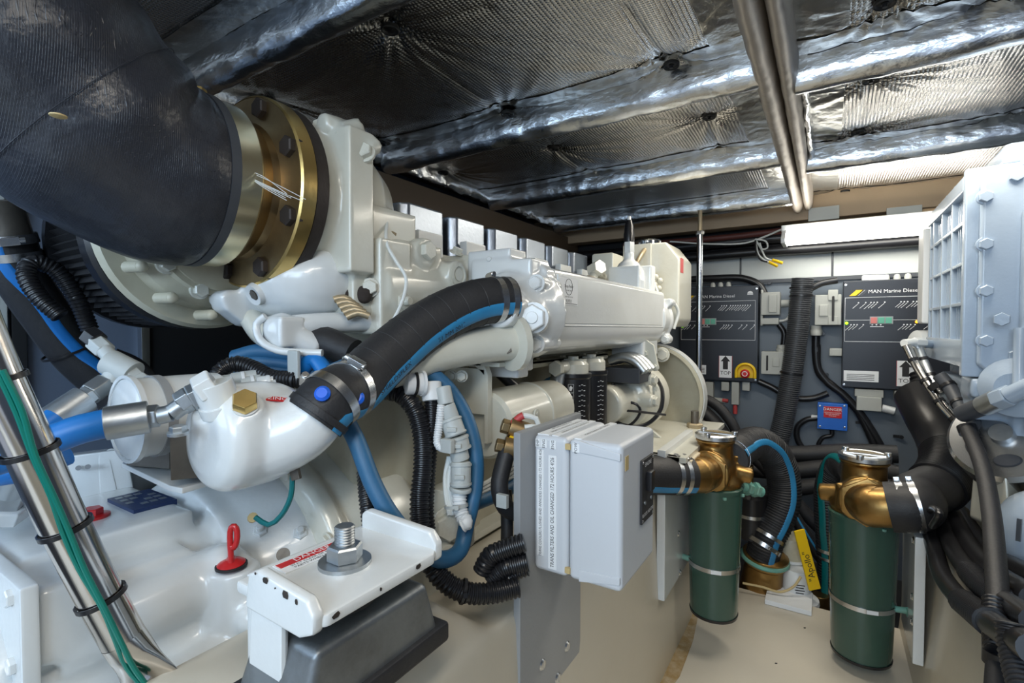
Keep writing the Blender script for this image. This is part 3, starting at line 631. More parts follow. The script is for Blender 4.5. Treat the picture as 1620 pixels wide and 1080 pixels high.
# thermostat housing, sender and fittings on top
b = MB().lathe([(.05, -.02), (.05, .03), (.046, .06), (.03, .085), (.016, .095), (.016, .12)], frame((-.53, 1.52, .12), EZ), 28).box((-.58, 1.47, .10), (-.48, 1.49, .19)).box((-.60, 1.56, .10), (-.47, 1.60, .20)).cyl((-.48, 1.49, .12), (-.48, 1.49, .15), .012)
th = b.build('thermostat_housing', 'white_paint', en, remesh=.004, smooth=3)
MB().hexn((-.53, 1.52, .235), (-.53, 1.52, .272), .017).build('sender_base', 'white_paint', th)
MB().lathe([(.016, 0), (.017, .025), (.015, .032), (.014, .05), (.008, .068), (.004, .07)], frame((-.53, 1.52, .270), EZ), 16).build('sender_boot', 'conduit', th)
MB().cyl((-.53, 1.52, .338), (-.53, 1.52, .350), .006, seg=10).build('sender_tip', 'white_plastic', th)
MB().hexn((-.61, 1.42, .175), (-.575, 1.40, .185), .024).cyl((-.64, 1.56, .17), (-.60, 1.43, .18), .02).cyl((-.60, 1.36, .11), (-.60, 1.42, .18), .015).build('top_fitting', 'cream_paint', en, ang=30)
MB().tube([(-.575, 1.66, .18), (-.55, 1.68, .24), (-.54, 1.74, .29)], .008, 10).build('vent_hose', 'gold_coil', en)
MB().box((-.70, 1.62, .10), (-.62, 1.74, .26)).build('valve_cover', 'cream_paint', en, bev=.008)
MB().tube(pline([(1028, 435, dict(d=1.68)), (1040, 462, dict(d=1.66)), (1043, 474, dict(d=1.65)), (1062, 476, dict(d=1.66)), (1073, 492, dict(d=1.67)), (1066, 520, dict(d=1.67))]), .0055, 10).build('sender_wire', 'white_wire', en)
for k in range(5): MB().sphere(at(1030 + (k * 7) % 16, 432 + k * 6, d=1.69), .011, seg=10).build('wire_plug', 'cream_paint', en)
# sender near the adaptor with its white wire
q = at(608, 355, d=.87); MB().cyl(q, q + V((.02, -.012, -.018)), .012).hexn(q + V((.02, -.012, -.018)), q + V((.03, -.018, -.028)), .014).build('brass_sender', 'gold_coil', en)
MB().sphere(q + V((.003, -.004, .008)), .013, seg=12).build('sender_boot', 'conduit', en)
MB().tube(pline([(612, 350, dict(d=.83)), (612, 385, dict(d=.80)), (626, 412, dict(d=.795)), (642, 438, dict(d=.79)), (640, 465, dict(d=.78)), (628, 496, dict(d=.77)), (622, 506, dict(d=.77))]), .0028, 8).build('sender_wire', 'white_wire', en)
# lower block side: sump flange, drain elbow and big bolt
MB().box((-.62, .62, -.47), (-.555, 1.30, -.44)).box((-.61, .62, -.41), (-.565, 1.30, -.395)).build('sump_flange', 'cream_paint', en, bev=.004)
q = at(715, 832, d=.735); MB().box(q - V((.05, .0, .05)), q + V((.0, .06, .05))).build('lug_block', 'cream_paint', en, bev=.006)
bolt(en, q + V((.0, -.004, .002)), (.6, -.8, 0), .021, 'cream_paint'); MB().cyl(q + V((-.01, .0, -.035)), q + V((.004, -.012, -.035)), .012).build('lug_eye', 'cream_paint', en, bev=.001)
# starter terminals: corroded post with red boot, second post with yellow lead
q = at(806, 676, d=.80); MB().cyl(q, q + V((.03, .02, -.012)), .017, seg=16).hexn(q + V((-.010, -.008, .004)), q, .012).build('terminal_post', 'old_brass', en, bev=.001)
MB().tube(pline([(822, 684, dict(d=.81)), (840, 694, dict(d=.80)), (860, 706, dict(d=.79))]), .015, 14).build('red_boot', 'red_faded', en)
MB().tube(pline([(810, 671, dict(d=.80)), (822, 660, dict(d=.80)), (828, 657, dict(d=.80))]), .006, 10).build('red_lug', 'red_faded', en)
MB().tube(pline([(828, 657, dict(d=.80)), (848, 662, dict(d=.80)), (853, 680, dict(d=.80))]), .0045, 8).build('white_lead', 'white_wire', en)
MB().tube(pline([(830, 676, dict(d=.79)), (850, 676, dict(d=.79)), (857, 692, dict(d=.79))]), .0045, 8).build('white_lead', 'white_wire', en)
q = at(797, 706, d=.78); MB().cyl(q, q + V((.02, .015, -.006)), .016, seg=16).hexn(q + V((-.010, -.008, .003)), q, .011).build('terminal_post', 'old_brass', en, bev=.001)
MB().tube(pline([(806, 696, dict(d=.79)), (818, 702, dict(d=.785)), (824, 712, dict(d=.78))]), .009, 10).build('yellow_lead', 'yellow', en)
# ================================================================== exhaust flange and big hose
fl_ = thing('exhaust_flange', 'bolted brass exhaust flange between the black hose and white engine', 'flange', FC)
b = MB().lathe([(.085, .345), (.112, .345), (.112, .388), (.106, .395), (.100, .408), (.102, .418), (.112, .423), (.139, .424), (.141, .427), (.141, .446), (.139, .449), (.085, .449)], frame((FC.x, 0, FC.z), EY), 72, True)
b.build('flange_ring', 'old_brass', fl_, ang=30)
MB().lathe([(.1395, .4235), (.1425, .426), (.1425, .447), (.1395, .4495)], frame((FC.x, 0, FC.z), EY), 72, True).build('machined_rim', 'brass', fl_, ang=30)
MB().lathe([(.1115, .352), (.1150, .354), (.1150, .384), (.1115, .388)], frame((FC.x, 0, FC.z), EY), 64, True).build('pipe_collar', 'pale_brass', fl_, ang=30)
MB().lathe([(.08, .4495), (.1405, .4495), (.1405, .469), (.08, .469)], frame((FC.x, 0, FC.z), EY), 64, True).build('gasket', 'rust_bolt', fl_)
for k in range(8):
    a = R(67 - 45 * k); d = V((math.cos(a), 0, math.sin(a)))
    bolt(fl_, FC + d * .124 + V((0, -.026, 0)), (0, -1, 0), .0145, 'rust_bolt')
q = FC + V((-.03, -.075, .122)); MB().hexn(q, q + V((0, 0, .022)), .012).build('brass_plug', 'brass', fl_)
b = MB()
for k in range(7):
    s0 = at(378, 268, d=.66) + V((0, 0, random.uniform(-.004, .004))); e0 = at(470 + random.uniform(-22, 14), 318 + random.uniform(-12, 8), d=.63)
    b.tube([s0, s0.lerp(e0, .5) + V((0, 0, random.uniform(-.003, .006))), e0], .00045, 5)
b.build('frayed_thread', 'white_wire', fl_)
hp = [(-.749, .385, .205), (-.749, .345, .205), (-.749, .318, .206), (-.749, .275, .222), (-.750, .210, .278), (-.752, .15, .350), (-.755, .10, .425), (-.757, .06, .50), (-.76, .03, .585)]
eh = thing('exhaust_hose', 'huge black fabric exhaust hose curving up from the brass flange', 'hose', hp[0])
b = MB().tube(hp[1:], lambda t: .1165 + .010 * min(1, t * 5) + .002 * math.sin(t * 40), 64, .006)
b.build('hose_body', 'hose_wrap', eh, ang=60)
MB().ringband((-.749, .349, .205), EY, .1150, .012, .003, 64).build('woven_edge', 'dark_grey', eh)
sp_ = spline(hp[2:], .01); m_ = tangents(sp_)
for i in (9, 20):
    MB().tube([sp_[i] + (frame(sp_[i], m_[i], EX) @ V((.1275 * math.cos(a), .1275 * math.sin(a), .018 * math.cos(a))) - sp_[i]) for a in [k * 2 * math.pi / 48 for k in range(49)]], .0006, 6).build('wrap_seam', 'hose_wrap', eh)
q = at(92, 183, d=.455); MB().sphere(q, .007, (1, 1, .28), 10).build('paint_fleck', 'aged_plastic', eh)

# ================================================================== pleated air filter and charge hoses on the far side
af = thing('air_filter', 'black pleated round air filter behind the exhaust hose', 'filter', (-1.0, .425, .155))
n = 72; vs = []; fs = []
for x in (-.945, -1.10):
    for k in range(n * 2):
        a = math.pi * k / n; r = .150 if k % 2 else .139; vs.append((x, .438 + r * math.cos(a), .155 + r * math.sin(a)))
N2 = n * 2
fs = [(k, (k + 1) % N2, N2 + (k + 1) % N2, N2 + k) for k in range(N2)]
MB().add(vs, fs).build('pleats', 'rubber', af, ang=20)
MB().lathe([(.03, -.925), (.150, -.925), (.156, -.93), (.156, -.955), (.03, -.955)], frame((0, .438, .155), EX), 48).build('end_ring', 'conduit', af, ang=30)
MB().lathe([(.01, -1.118), (.148, -1.118), (.154, -1.112), (.154, -1.095), (.01, -1.095)], frame((0, .438, .155), EX), 48).build('end_cover', 'conduit', af, ang=30)

pts = dpath([(10, 372, .80), (30, 430, .82), (75, 500, .86), (120, 560, .90), (180, 620, .95), (240, 700, 1.0)])
h = hose('raw_water_hose', 'thick black hose with blue stripe behind the left hydraulic fittings', pts, .036, 'rubber', stripe=((.5, -.5, .75), .26, 'blue_hose'))
ax = pts[1] - pts[0]
clamp(h, pts[0].lerp(pts[1], .10), ax, .037, .015, 'steel', (.8, -.3, .5)); clamp(h, pts[0].lerp(pts[1], .55), ax, .037, .013, 'steel')
ziptie(h, at(108, 555, d=.89), at(120, 570, d=.9) - at(95, 530, d=.88), .038)
MB().tube([pts[0] - ax * .9, pts[0] + ax * .1], .033, 20).build('pipe_end', 'old_steel', h)
hose('ribbed_conduit', 'thin black ribbed conduit looping over the thick striped hose', dpath([(96, 500, .78), (62, 470, .77), (42, 432, .77), (52, 415, .78), (85, 425, .80), (120, 470, .82), (142, 520, .84)]), .0115, 'conduit', 'conduit', rib=(.006, .0015))
hose('black_cable', 'slim black cable sagging from the white tee fitting to the engine', dpath([(180, 560, .80), (215, 575, .82), (240, 600, .84), (262, 640, .86)]), .010, 'conduit', 'cable')

# ================================================================== gear oil cooler on its bracket
oc = thing('oil_cooler', 'white gear oil cooler with a red ZINC tag', 'oil cooler', (-.60, .33, -.20))
cz = -.128
b = MB().lathe([(.02, .280), (.036, .280), (.052, .285), (.060, .296), (.062, .310), (.062, .348), (.058, .370), (.046, .395), (.02, .405)], frame((-.585, 0, cz + .002), EY), 44)
b.tube([(-.575, .335, cz - .006), (-.548, .352, cz + .0), (-.527, .366, cz + .012), (-.512, .380, cz + .030)], lambda t: .050 - .015 * t, 24)
ZB = at(388, 642, d=.548)
b.cyl((-.585, .330, cz), ZB, .046, .0185, seg=24)
b.cyl((-.60, .315, cz), at(346, 645, d=.565), .040, .026, seg=20)
bd = b.build('cooler_end', 'white_paint', oc, remesh=.0036, smooth=3)
d = (ZB - V((-.585, .330, cz))).normalized(); q = ZB - d * .001; MB().cyl(q, q + d * .004, .014).build('plug_washer', 'white_plastic', bd); MB().hexn(q + d * .004, q + d * .017, .0135).build('zinc_plug', 'brass', bd)
SA = at(262, 655, d=.63)
b = MB().lathe([(.02, -.045), (.040, -.045), (.0485, -.041), (.0485, .06), (.02, .065)], frame(SA, EY), 40)
b.build('cooler_shell', 'white_paint', oc, ang=30)
MB().ringband(SA + V((0, -.012, 0)), EY, .0487, .010, .0018, 40).build('strap', 'plate_grey', oc)
MB().ringband(SA + V((0, -.040, 0)), EY, .0487, .006, .004, 40).build('end_ring', 'white_paint', oc)
# tag
q, nrm = hit(bd, 438, 633); q = q + nrm * .0016; tr = V((.55, .8, .02)); tr = (tr - nrm * tr.dot(nrm)).normalized(); tu = nrm.cross(tr)
tg = MB().box((-.0135, -.0048, -.0004), (.0135, .0048, .0006), tframe(q, tr, tu)).build('zinc_tag', 'red', bd, bev=.0004)
text('lettering', 'ZINC', .0088, tframe(q, tr, tu) @ Matrix.Translation((0, 0, .0009)), 'label_white', tg)
# bracket plate and dark saddles
zp = -.208
zp = -.192; pp_ = [at(x, y, Z=zp + .007) for x, y in ((192, 732), (225, 706), (390, 718), (372, 748), (288, 772), (268, 768))]
bp = MB().prism([(v.x, v.y) for v in pp_][::-1], Matrix.Translation((0, 0, zp)), .007).build('bracket_plate', 'white_paint', oc, bev=.0015)
for q in ((212, 734), (292, 762)): bolt(bp, at(q[0], q[1], Z=zp), (0, 0, -1), .008, 'zinc')
MB().hexa([at(200, 736, d=.66), at(268, 742, d=.64), at(285, 735, d=.70), at(215, 730, d=.71), at(200, 668, d=.66), at(268, 690, d=.64), at(285, 690, d=.70), at(215, 668, d=.71)]).build('saddle_block', 'old_steel', oc, bev=.001)
MB().hexa([at(270, 760, d=.572), at(345, 752, d=.60), at(350, 748, d=.63), at(280, 752, d=.61), at(268, 684, d=.560), at(318, 690, d=.59), at(325, 690, d=.62), at(285, 684, d=.60)]).build('saddle_block', 'old_steel', oc, bev=.001)
bolt(oc, at(282, 680, d=.525), (.1, -.1, 1), .008, 'zinc')
# drain cock with teal tube
q = at(466, 742, d=.60); MB().hexn(q, q + V((.004, 0, -.012)), .006).build('drain_cock', 'old_steel', oc)
MB().tube(dpath([(463, 752, .60), (460, 785, .60), (445, 815, .605), (425, 830, .61), (404, 818, .615)]), .0032, 8).build('drain_tube', 'teal_wire', oc)
q = at(400, 818, d=.618); MB().cyl(q, q + V((-.008, .004, -.004)), .006, seg=10).build('drain_nipple', 'aged_plastic', oc)

# ================================================================== gearbox
gb = thing('marine_gearbox', 'white cast marine gearbox aft of the left engine', 'gearbox', (-.76, .2, -.85))
GC = (-.79, -.43)
b = MB()
b.lathe([(.02, .03), (.160, .03), (.175, .05), (.185, .34), (.205, .345), (.208, .368), (.02, .37)], frame((GC[0], 0, GC[1]), EY), 48)
b.lathe([(.02, .36), (.200, .36), (.212, .375), (.238, .425), (.238, .44), (.02, .44)], frame((GC[0], 0, GC[1]), EY), 48)
b.box((-.90, .16, -.33), (-.705, .325, -.240))                                       # pad for the plate
b.tube([(-.66, .17, -.325), (-.650, .25, -.318), (-.645, .335, -.310)], .038, 16)       # shoulder
b.sphere((-.632, .325, -.295), .027)
b.lathe([(.02, -.02), (.17, -.02), (.18, 0), (.18, .30), (.02, .31)], frame((-.73, 0, -.62), EY), 40)
b.box((-.80, .150, -.325), (-.622, .200, -.247)); b.box((-.80, .20, -.33), (-.66, .30, -.27))
b.box((-.80, .10, -.66), (-.545, .33, -.50)); b.tube([(-.615, .12, -.43), (-.60, .33, -.40)], .045, 16)
b.cyl((-.613, .328, -.40), (-.608, .326, -.289), .038, .028, seg=20)
b.sphere((-.575, .33, -.345), .022); b.sphere((-.61, .20, -.385), .030, (1, 1, .6))
bo = b.build('gearbox_case', 'white_paint', gb, remesh=.005, smooth=6)
# aft side cover with flange plate
cv = MB().box((-.80, .136, -.336), (-.614, .150, -.236)).build('side_cover', 'white_paint', gb, bev=.003)
for x, y in ((18, 945), (22, 1052)): bolt(cv, at(x, y, Y=.136), (0, -1, 0), .0085, 'white_paint')
# control valve block on top
vb = MB().hexa([at(85, 800, d=.72), at(215, 790, d=.76), at(205, 790, d=.90), at(60, 800, d=.86), at(96, 722, d=.72), at(200, 709, d=.76), at(196, 706, d=.90), at(70, 722, d=.86)]).build('valve_block', 'white_paint', gb, bev=.004)
for x, y in ((94, 737), (97, 753), (124, 740), (139, 738)): MB().cyl(at(x, y, d=.728), at(x, y, d=.720), .0035, seg=14).build('pressed_plug', 'plate_grey', vb)
MB().hexa([at(158, 792, d=.742), at(188, 788, d=.75), at(190, 786, d=.80), at(160, 790, d=.80), at(155, 716, d=.742), at(172, 713, d=.75), at(174, 711, d=.80), at(157, 714, d=.80)]).build('cover_strip', 'white_paint', vb, bev=.002)
for y in (718, 782): bolt(vb, at(176 + (y - 718) * .2, y, d=.76), (.8, -.2, 0), .006, 'white_plastic')
MB().lathe([(.03, 0), (.045, .02), (.048, .06), (.03, .075)], frame(at(205, 785, d=.82), EZ), 24).build('sensor_dome', 'plate_grey', gb)
# nameplate with blank fields
nc = [at(168, 792, d=.69), at(238, 773, d=.735), at(285, 790, d=.685), at(207, 811, d=.64)]
ctr = sum(nc, V()) / 4; ux = (nc[1] - nc[0]).normalized(); uy = (nc[0] - nc[3]); uy = (uy - ux * uy.dot(ux)).normalized()
lx, ly_ = (nc[1] - nc[0]).length * .95, (nc[0] - nc[3]).length * .95
M = tframe((ctr.x, ctr.y, -.2365), V((ux.x, ux.y, 0)), V((uy.x, uy.y, 0)))
np_ = MB().box((-lx / 2, -ly_ / 2, -.006), (lx / 2, ly_ / 2, .0012), M).build('nameplate', 'navy_plate', gb)
for r_ in range(4):
    for c_ in range(4):
        if (r_ + c_) % 4 != 3:
            x0 = -lx * .40 + c_ * lx * .215; y0 = ly_ * .30 - r_ * ly_ * .20
            MB().box((x0, y0, .0012), (x0 + lx * .16, y0 + ly_ * .10, .0016), M).build('printed_field', 'zinc', np_)
# red filler cap, red ringed dipstick
q, _n = hit(bo, 146, 818); MB().lathe([(.017, -.004), (.0185, .0), (.0185, .003), (.013, .004)], frame(q, EZ), 28).hexn(q + V((0, 0, .003)), q + V((0, 0, .012)), .0115).build('filler_cap', 'red', gb)
q = at(366, 893, d=.60); ds = MB().lathe([(1e-6, 0), (.015, 0), (.0155, .002), (.013, .004), (.005, .007), (.004, .010)], frame(q, (.03, -.05, 1)), 24).build('dipstick_base', 'red', gb)
k0 = [(366, 890), (365, 872), (364, 848), (366, 834), (371, 832), (375, 840), (374, 858), (370, 866), (365, 864)]
MB().tube(dpath([(x, y, .595) for x, y in k0]), .0034, 10).build('dipstick_ring', 'red', gb)
MB().lathe([(.014, -.002), (.0175, -.002), (.0175, .001), (.014, .001)], frame(q, EZ), 24, True).build('dipstick_seal', 'ink', gb)
for x, y, d_ in ((412, 838, .635), (475, 842, .65)):
    q, _n = hit(bo, x, y); bolt(bo, q, _n + V((0, 0, .4)), .010, 'white_paint', stud=True)
MB().cyl(at(448, 877, d=.62), at(448, 877, d=.615), .008).build('threaded_hole', 'old_steel', gb)
# ------------------------------------------------------------------ mount bracket, rubber mount, stud
zb = -.238
mb_ = MB()
poly = [(-.470, .252), (-.360, .252), (-.348, .262), (-.348, .395), (-.360, .412), (-.470, .412)]
mb_.prism(poly, Matrix.Translation((0, 0, zb - .012)), .012)
mb_.box((-.478, .266, -.47), (-.466, .409, zb - .001)).hexa([(-.470, .2525, -.52), (-.405, .2525, -.52), (-.405, .2605, -.52), (-.470, .2605, -.52), (-.447, .2525, zb - .016), (-.398, .2525, zb - .016), (-.398, .2605, zb - .016), (-.447, .2605, zb - .016)])
mb_.prism([(-.452, -.02), (-.37, -.022), (-.352, -.014), (-.350, .002), (-.360, .014), (-.430, .020), (-.446, .014)], Matrix(((1, 0, 0, 0), (0, 0, 1, .250), (0, 1, 0, zb), (0, 0, 0, 1))), .012)
mb_.prism([(-.470, -.02), (-.37, -.02), (-.352, -.012), (-.352, .006), (-.362, .018), (-.462, .022), (-.470, .016)], Matrix(((1, 0, 0, 0), (0, 0, 1, .402), (0, 1, 0, zb), (0, 0, 0, 1))), .012)
br = mb_.build('mount_bracket', 'white_paint', gb, bev=.0035, label='white angle bracket with chipped paint')
for k in range(8):
    a_ = [random.uniform(.5, 1) for _ in range(6)]; sz = random.uniform(.0012, .0038)
    pg = [(sz * a_[m] * math.cos(m * 1.047) * (1.6 if k % 2 else .8), sz * a_[m] * math.sin(m * 1.047)) for m in range(6)]
    M = tframe((-.432 + .015 * k, .2497, zb + .017 - .0016 * k + random.uniform(-.002, .001)), EX, EZ) if k < 5 else tframe((-.3477, .27 + (k - 5) * .05, zb - .004), EY, EZ)
    MB().prism(pg, M, .0005).build('paint_chip', 'rust_bolt', br)
# danger decal on the bracket root
q = at(492, 893, Z=zb + .0015); Md = tframe((-.450, .325, zb + .0008), V((.05, 1, 0)), V((-1, .05, 0)))
dc = MB().box((-.040, -.012, -.0005), (.040, .012, .0005), Md).build('danger_decal', 'label_white', br)
MB().box((-.038, .000, .0005), (.038, .0105, .0008), Md).build('red_band', 'red', dc)
text('lettering', 'DANGER', .0105, Md @ Matrix.Translation((0, .0053, .001)), 'label_white', dc)
text('lettering', 'STAY CLEAR OF MOVING', .0052, Md @ Matrix.Translation((0, -.0035, .001)), 'ink', dc)
text('lettering', 'PARTS WHEN RUNNING', .0052, Md @ Matrix.Translation((0, -.009, .001)), 'ink', dc)
em = thing('engine_mount', 'dark rubber engine mount with a threaded stud under the white bracket', 'engine mount', (-.41, .33, -.338))
MB().hexa([(-.462, .245, -.338), (-.362, .245, -.338), (-.362, .42, -.338), (-.462, .42, -.338), (-.452, .262, -.275), (-.362, .262, -.275), (-.362, .40, -.275), (-.452, .40, -.275)]).build('steel_cap', 'worn_zinc', em, bev=.008, seg=3)
MB().box((-.466, .238, -.352), (-.356, .43, -.330)).build('rubber_pad', 'rubber', em, bev=.004)
q = V((-.41, .33, 0)); b = MB().lathe([(.010, -.29), (.010, zb), (.010, -.226)], frame(q, EZ), 16)
for k in range(10): b.lathe([(.0088, -.226 + k * .0027), (.0102, -.2246 + k * .0027), (.0088, -.2233 + k * .0027)], frame(q, EZ), 16)
b.build('threaded_stud', 'zinc', em, ang=25)
MB().lathe([(.009, zb), (.026, zb), (.026, zb + .004), (.009, zb + .0045)], frame(q, EZ), 28, True).build('washer', 'zinc', em)
MB().hexn((q.x, q.y, zb + .0045), (q.x, q.y, zb + .020), .0175).build('nut', 'zinc', em)
MB().lathe([(.030, -.275), (.030, -.262), (.024, -.256), (.009, zb - .012)], frame(q, EZ), 28).hexn((q.x, q.y, -.268), (q.x, q.y, zb - .012), .024).build('lower_nut', 'old_steel', em)

# ================================================================== steel strut tube with wires, in front of the gearbox
tp = dpath([(-170, 200, .36), (-55, 480, .40), (-5, 600, .415), (43, 700, .43), (98, 822, .45), (160, 945, .47), (194, 1008, .48)])
su = thing('strut_tube', 'polished steel strut tube with green wires in front of the gearbox', 'tube', tp[-1])
MB().tube(tp, .0178, 28, .01).build('tube_body', 'tube_steel', su)
e0, e1 = at(194, 1008, d=.48), at(262, 1110, d=.50); ax = (e1 - e0).normalized(); sd = ax.cross(V((.5, -.8, .3))).normalized(); up = sd.cross(ax)
sec = [(.0178, .0178), (.019, .016), (.022, .009), (.026, .005), (.028, .0045), (.028, .0045)]
vs = []; fs = []
for i, (a_, c_) in enumerate(sec):
    o = e0.lerp(e1, i / 5)
    for k in range(24): th = 2 * math.pi * k / 24; vs.append(o + sd * a_ * math.cos(th) + up * c_ * math.sin(th))
for i in range(5):
    for k in range(24): fs.append((i * 24 + k, i * 24 + (k + 1) % 24, (i + 1) * 24 + (k + 1) % 24, (i + 1) * 24 + k))
MB().add(vs, fs + [tuple((5 * 24) + k for k in range(24))]).build('flattened_end', 'tube_steel', su)
q = e0.lerp(e1, .72); toc = (-q).normalized(); bolt(su, q + up * (.006 if up.dot(toc) > 0 else -.006), up if up.dot(toc) > 0 else -up, .012, 'steel')
wire = [(-2, 585), (30, 650), (54, 720), (82, 785), (103, 840), (130, 900), (164, 962), (184, 1010), (205, 1055), (238, 1095)]
for k, off in enumerate((-3, 4)):
    MB().tube([at(x + off * (1 + .6 * math.sin(i * 1.7 + k)), y, d=.410 + .0098 * i - .0165) for i, (x, y) in enumerate(wire)], .0023, 8).build('green_wire', 'green_wire', su)
for x, y, d_ in ((57, 707, .4325), (100, 835, .4525), (155, 950, .472), (8, 600, .417)):
    Pt = spline(tp, .004); c_ = max(Pt, key=lambda v: v.normalized().dot(at(x, y, d=1).normalized())); ii = Pt.index(c_); ziptie(su, c_, tangents(Pt)[ii], .0194, .0045, tail=(-.8, -.4, 0))
# ================================================================== hoses and harness on the left engine
pts = [V((-.515, .372, -.108)), V((-.509, .392, -.086))] + dpath([(560, 612, .645), (612, 565, .69), (668, 520, .735), (722, 490, .775), (768, 476, .805), (806, 474, .83)])
h = hose('cooler_hose', 'large black rubber hose with blue stripe from cooler to heat exchanger', pts, .0375, 'rubber', stripe=((.62, -.2, -.70), .33, 'blue_stripe', (.75, -.55, -.42)), seg=32)
P_ = spline(pts, .004); T_ = tangents(P_)
for f_ in (.30, .38, .47, .56, .65, .74, .83):
    i = int(f_ * len(P_)); MB().torus(P_[i], T_[i], .0374, .0007, 32, 6).build('wrap_seam', 'ink', h)
clamp(h, P_[7], T_[7], .0378, .012, 'steel', (-.7, -.3, .5)); clamp(h, P_[14], T_[14], .0378, .013, 'steel', (.5, -.2, .8))
for q in (P_[7] + V((.022, -.028, .010)), P_[14] + V((.034, -.012, -.006))): MB().lathe([(1e-6, 0), (.007, 0), (.009, .003), (.009, .006), (.006, .009), (1e-6, .009)], frame(q, (.6, -.7, .4)), 16).build('screw_guard', 'blue_cap', h, bev=0)
clamp(h, P_[-8], T_[-8], .0378, .011, 'steel', (-.2, -.1, 1)); clamp(h, P_[-3], T_[-3], .0378, .010, 'steel')
MB().ringband(P_[2], T_[2], .0374, .008, .002).build('rubber_lip', 'rubber', h)
# printing along the stripe
k = 0
for f_, s in ((.30, 'SHIELDSFLEX'), (.62, '51 MM 2012')):
    i = int(f_ * len(P_)); t = T_[i]; n = V((.68, -.4, -.56)); n = (n - t * n.dot(t)).normalized()
    text('lettering', s, .011, tframe(P_[i] + n * .0390, t, n.cross(t)), 'ink', h)

hose('fuel_hose', 'blue rubber hose arching over the starter then under the bracket', dpath([(520, 590, .70), (560, 575, .72), (600, 570, .735), (650, 575, .75), (700, 605, .76), (735, 655, .76), (752, 715, .75), (752, 770, .74), (738, 830, .72), (728, 870, .70), (700, 885, .67), (660, 862, .64), (618, 815, .625), (590, 765, .63), (565, 700, .64), (545, 660, .65)]), .0115, 'navy_hose')
hose('fuel_hose', 'short blue hose crossing low behind the wire harness', dpath([(738, 800, .79), (765, 790, .82), (800, 775, .86), (830, 755, .9)]), .0125, 'navy_hose')
hose('fuel_hose', 'blue hose hanging beside the black fuel filters', dpath([(880, 606, 1.16), (876, 640, 1.14), (866, 680, 1.10), (862, 720, 1.08)]), .014, 'navy_hose')
hose('fuel_hose', 'blue hose bent short behind the dark strap by the starter', dpath([(885, 600, 1.22), (868, 605, 1.2), (852, 620, 1.18), (845, 640, 1.16)]), .012, 'navy_hose')
q = at(884, 590, d=1.16); MB().cyl(q, at(876, 628, d=1.14), .017).build('hose_sleeve', 'zinc', bpy.data.objects['fuel_hose.002'])
# the blue bundle crossing above the cooler
for k, (dy, lab) in enumerate(((0, 'upper blue hose of the bundle behind the cooler'), (16, 'middle blue hose of the bundle behind the cooler'), (27, 'lowest blue hose of the bundle behind the cooler'))):
    hose('bundle_hose', lab, dpath([(372, 565 + dy * .6, .80), (410, 556 + dy, .79), (470, 562 + dy, .78), (530, 568 + dy, .775), (600, 578 + dy, .79), (650, 590 + dy, .83)]), .0125, 'navy_hose', group='blue hoses above the cooler')
hose('bundle_hose', 'blue hose turning down beside the big black hose', dpath([(478, 585, .72), (495, 568, .715), (508, 578, .71), (518, 598, .70), (526, 625, .69)]), .0115, 'blue_hose')
h = hose('ribbed_conduit', 'black ribbed conduit waving above the brass plug', dpath([(340, 610, .70), (350, 585, .71), (375, 575, .72), (400, 582, .72), (430, 597, .71), (465, 600, .705), (500, 607, .70), (530, 618, .695)]), .0105, 'conduit', 'conduit', rib=(.005, .0014))
ziptie(h, at(470, 601, d=.705), at(490, 603, d=.70) - at(450, 599, d=.71), .0135, tail=(.3, -.5, -.8))
# white plugs behind the cooler
for k, (x, y) in enumerate(((368, 604), (385, 600), (400, 606), (425, 606))):
    q = at(x, y, d=.70); pl = thing('harness_plug', ['grey plug nearest the cooler elbow', 'second small white plug behind the cooler', 'third small white plug behind the cooler', 'white hex plug right of the brass plug'][k], 'plug', q, 'harness plugs behind the cooler')
    MB().cyl(q - V((.008, .012, 0)), q + V((.006, .016, .004)), .0095, seg=14).build('plug_body', 'wall_white' if k < 3 else 'white_paint', pl, bev=.001); MB().ringband(q, V((.014, .028, .004)), .0095, .004, .002, 16).build('plug_collar', 'white_plastic', pl)

# two black corrugated conduits and the white connector stack
h = hose('ribbed_conduit', 'black ribbed conduit dropping left of the white connectors', dpath([(610, 618, .73), (632, 622, .73), (655, 645, .725), (668, 690, .72), (669, 740, .71), (664, 790, .70), (668, 850, .685), (690, 905, .67), (730, 935, .67), (775, 938, .68), (820, 928, .69)]), .0125, 'conduit', 'conduit', rib=(.006, .0017))
ziptie(h, at(733, 935, d=.668), at(760, 938, d=.675) - at(710, 928, d=.668), .0155, tail=(.2, -.8, .3))
hose('ribbed_conduit', 'second black ribbed conduit close beside the white connectors', dpath([(683, 628, .74), (684, 660, .735), (680, 710, .73), (676, 760, .72), (674, 810, .71), (678, 850, .70)]), .0105, 'conduit', 'conduit', rib=(.005, .0014))
st_ = thing('connector_stack', 'off white connector stack with capped conduits by the blue hose', 'connector', at(720, 800, d=.73))
def px_cyl(mbx, pa, pb, r, **k): return mbx.cyl(at(*pa[:2], d=pa[2]), at(*pb[:2], d=pb[2]), r, **k)
b = MB(); px_cyl(b, (640, 606, .72), (672, 606, .735), .017); b.build('conduit_cap', 'white_plastic', st_, bev=.003)
for x in (655, 668): MB().ringband(at(x, 606, d=.727), at(672, 606, d=.735) - at(640, 606, d=.72), .0172, .004, .0015).build('cap_band', 'conduit' if x == 655 else 'white_plastic', st_)
b = MB(); px_cyl(b, (682, 604, .74), (684, 634, .735), .015); b.build('conduit_cap', 'white_plastic', st_, bev=.002)
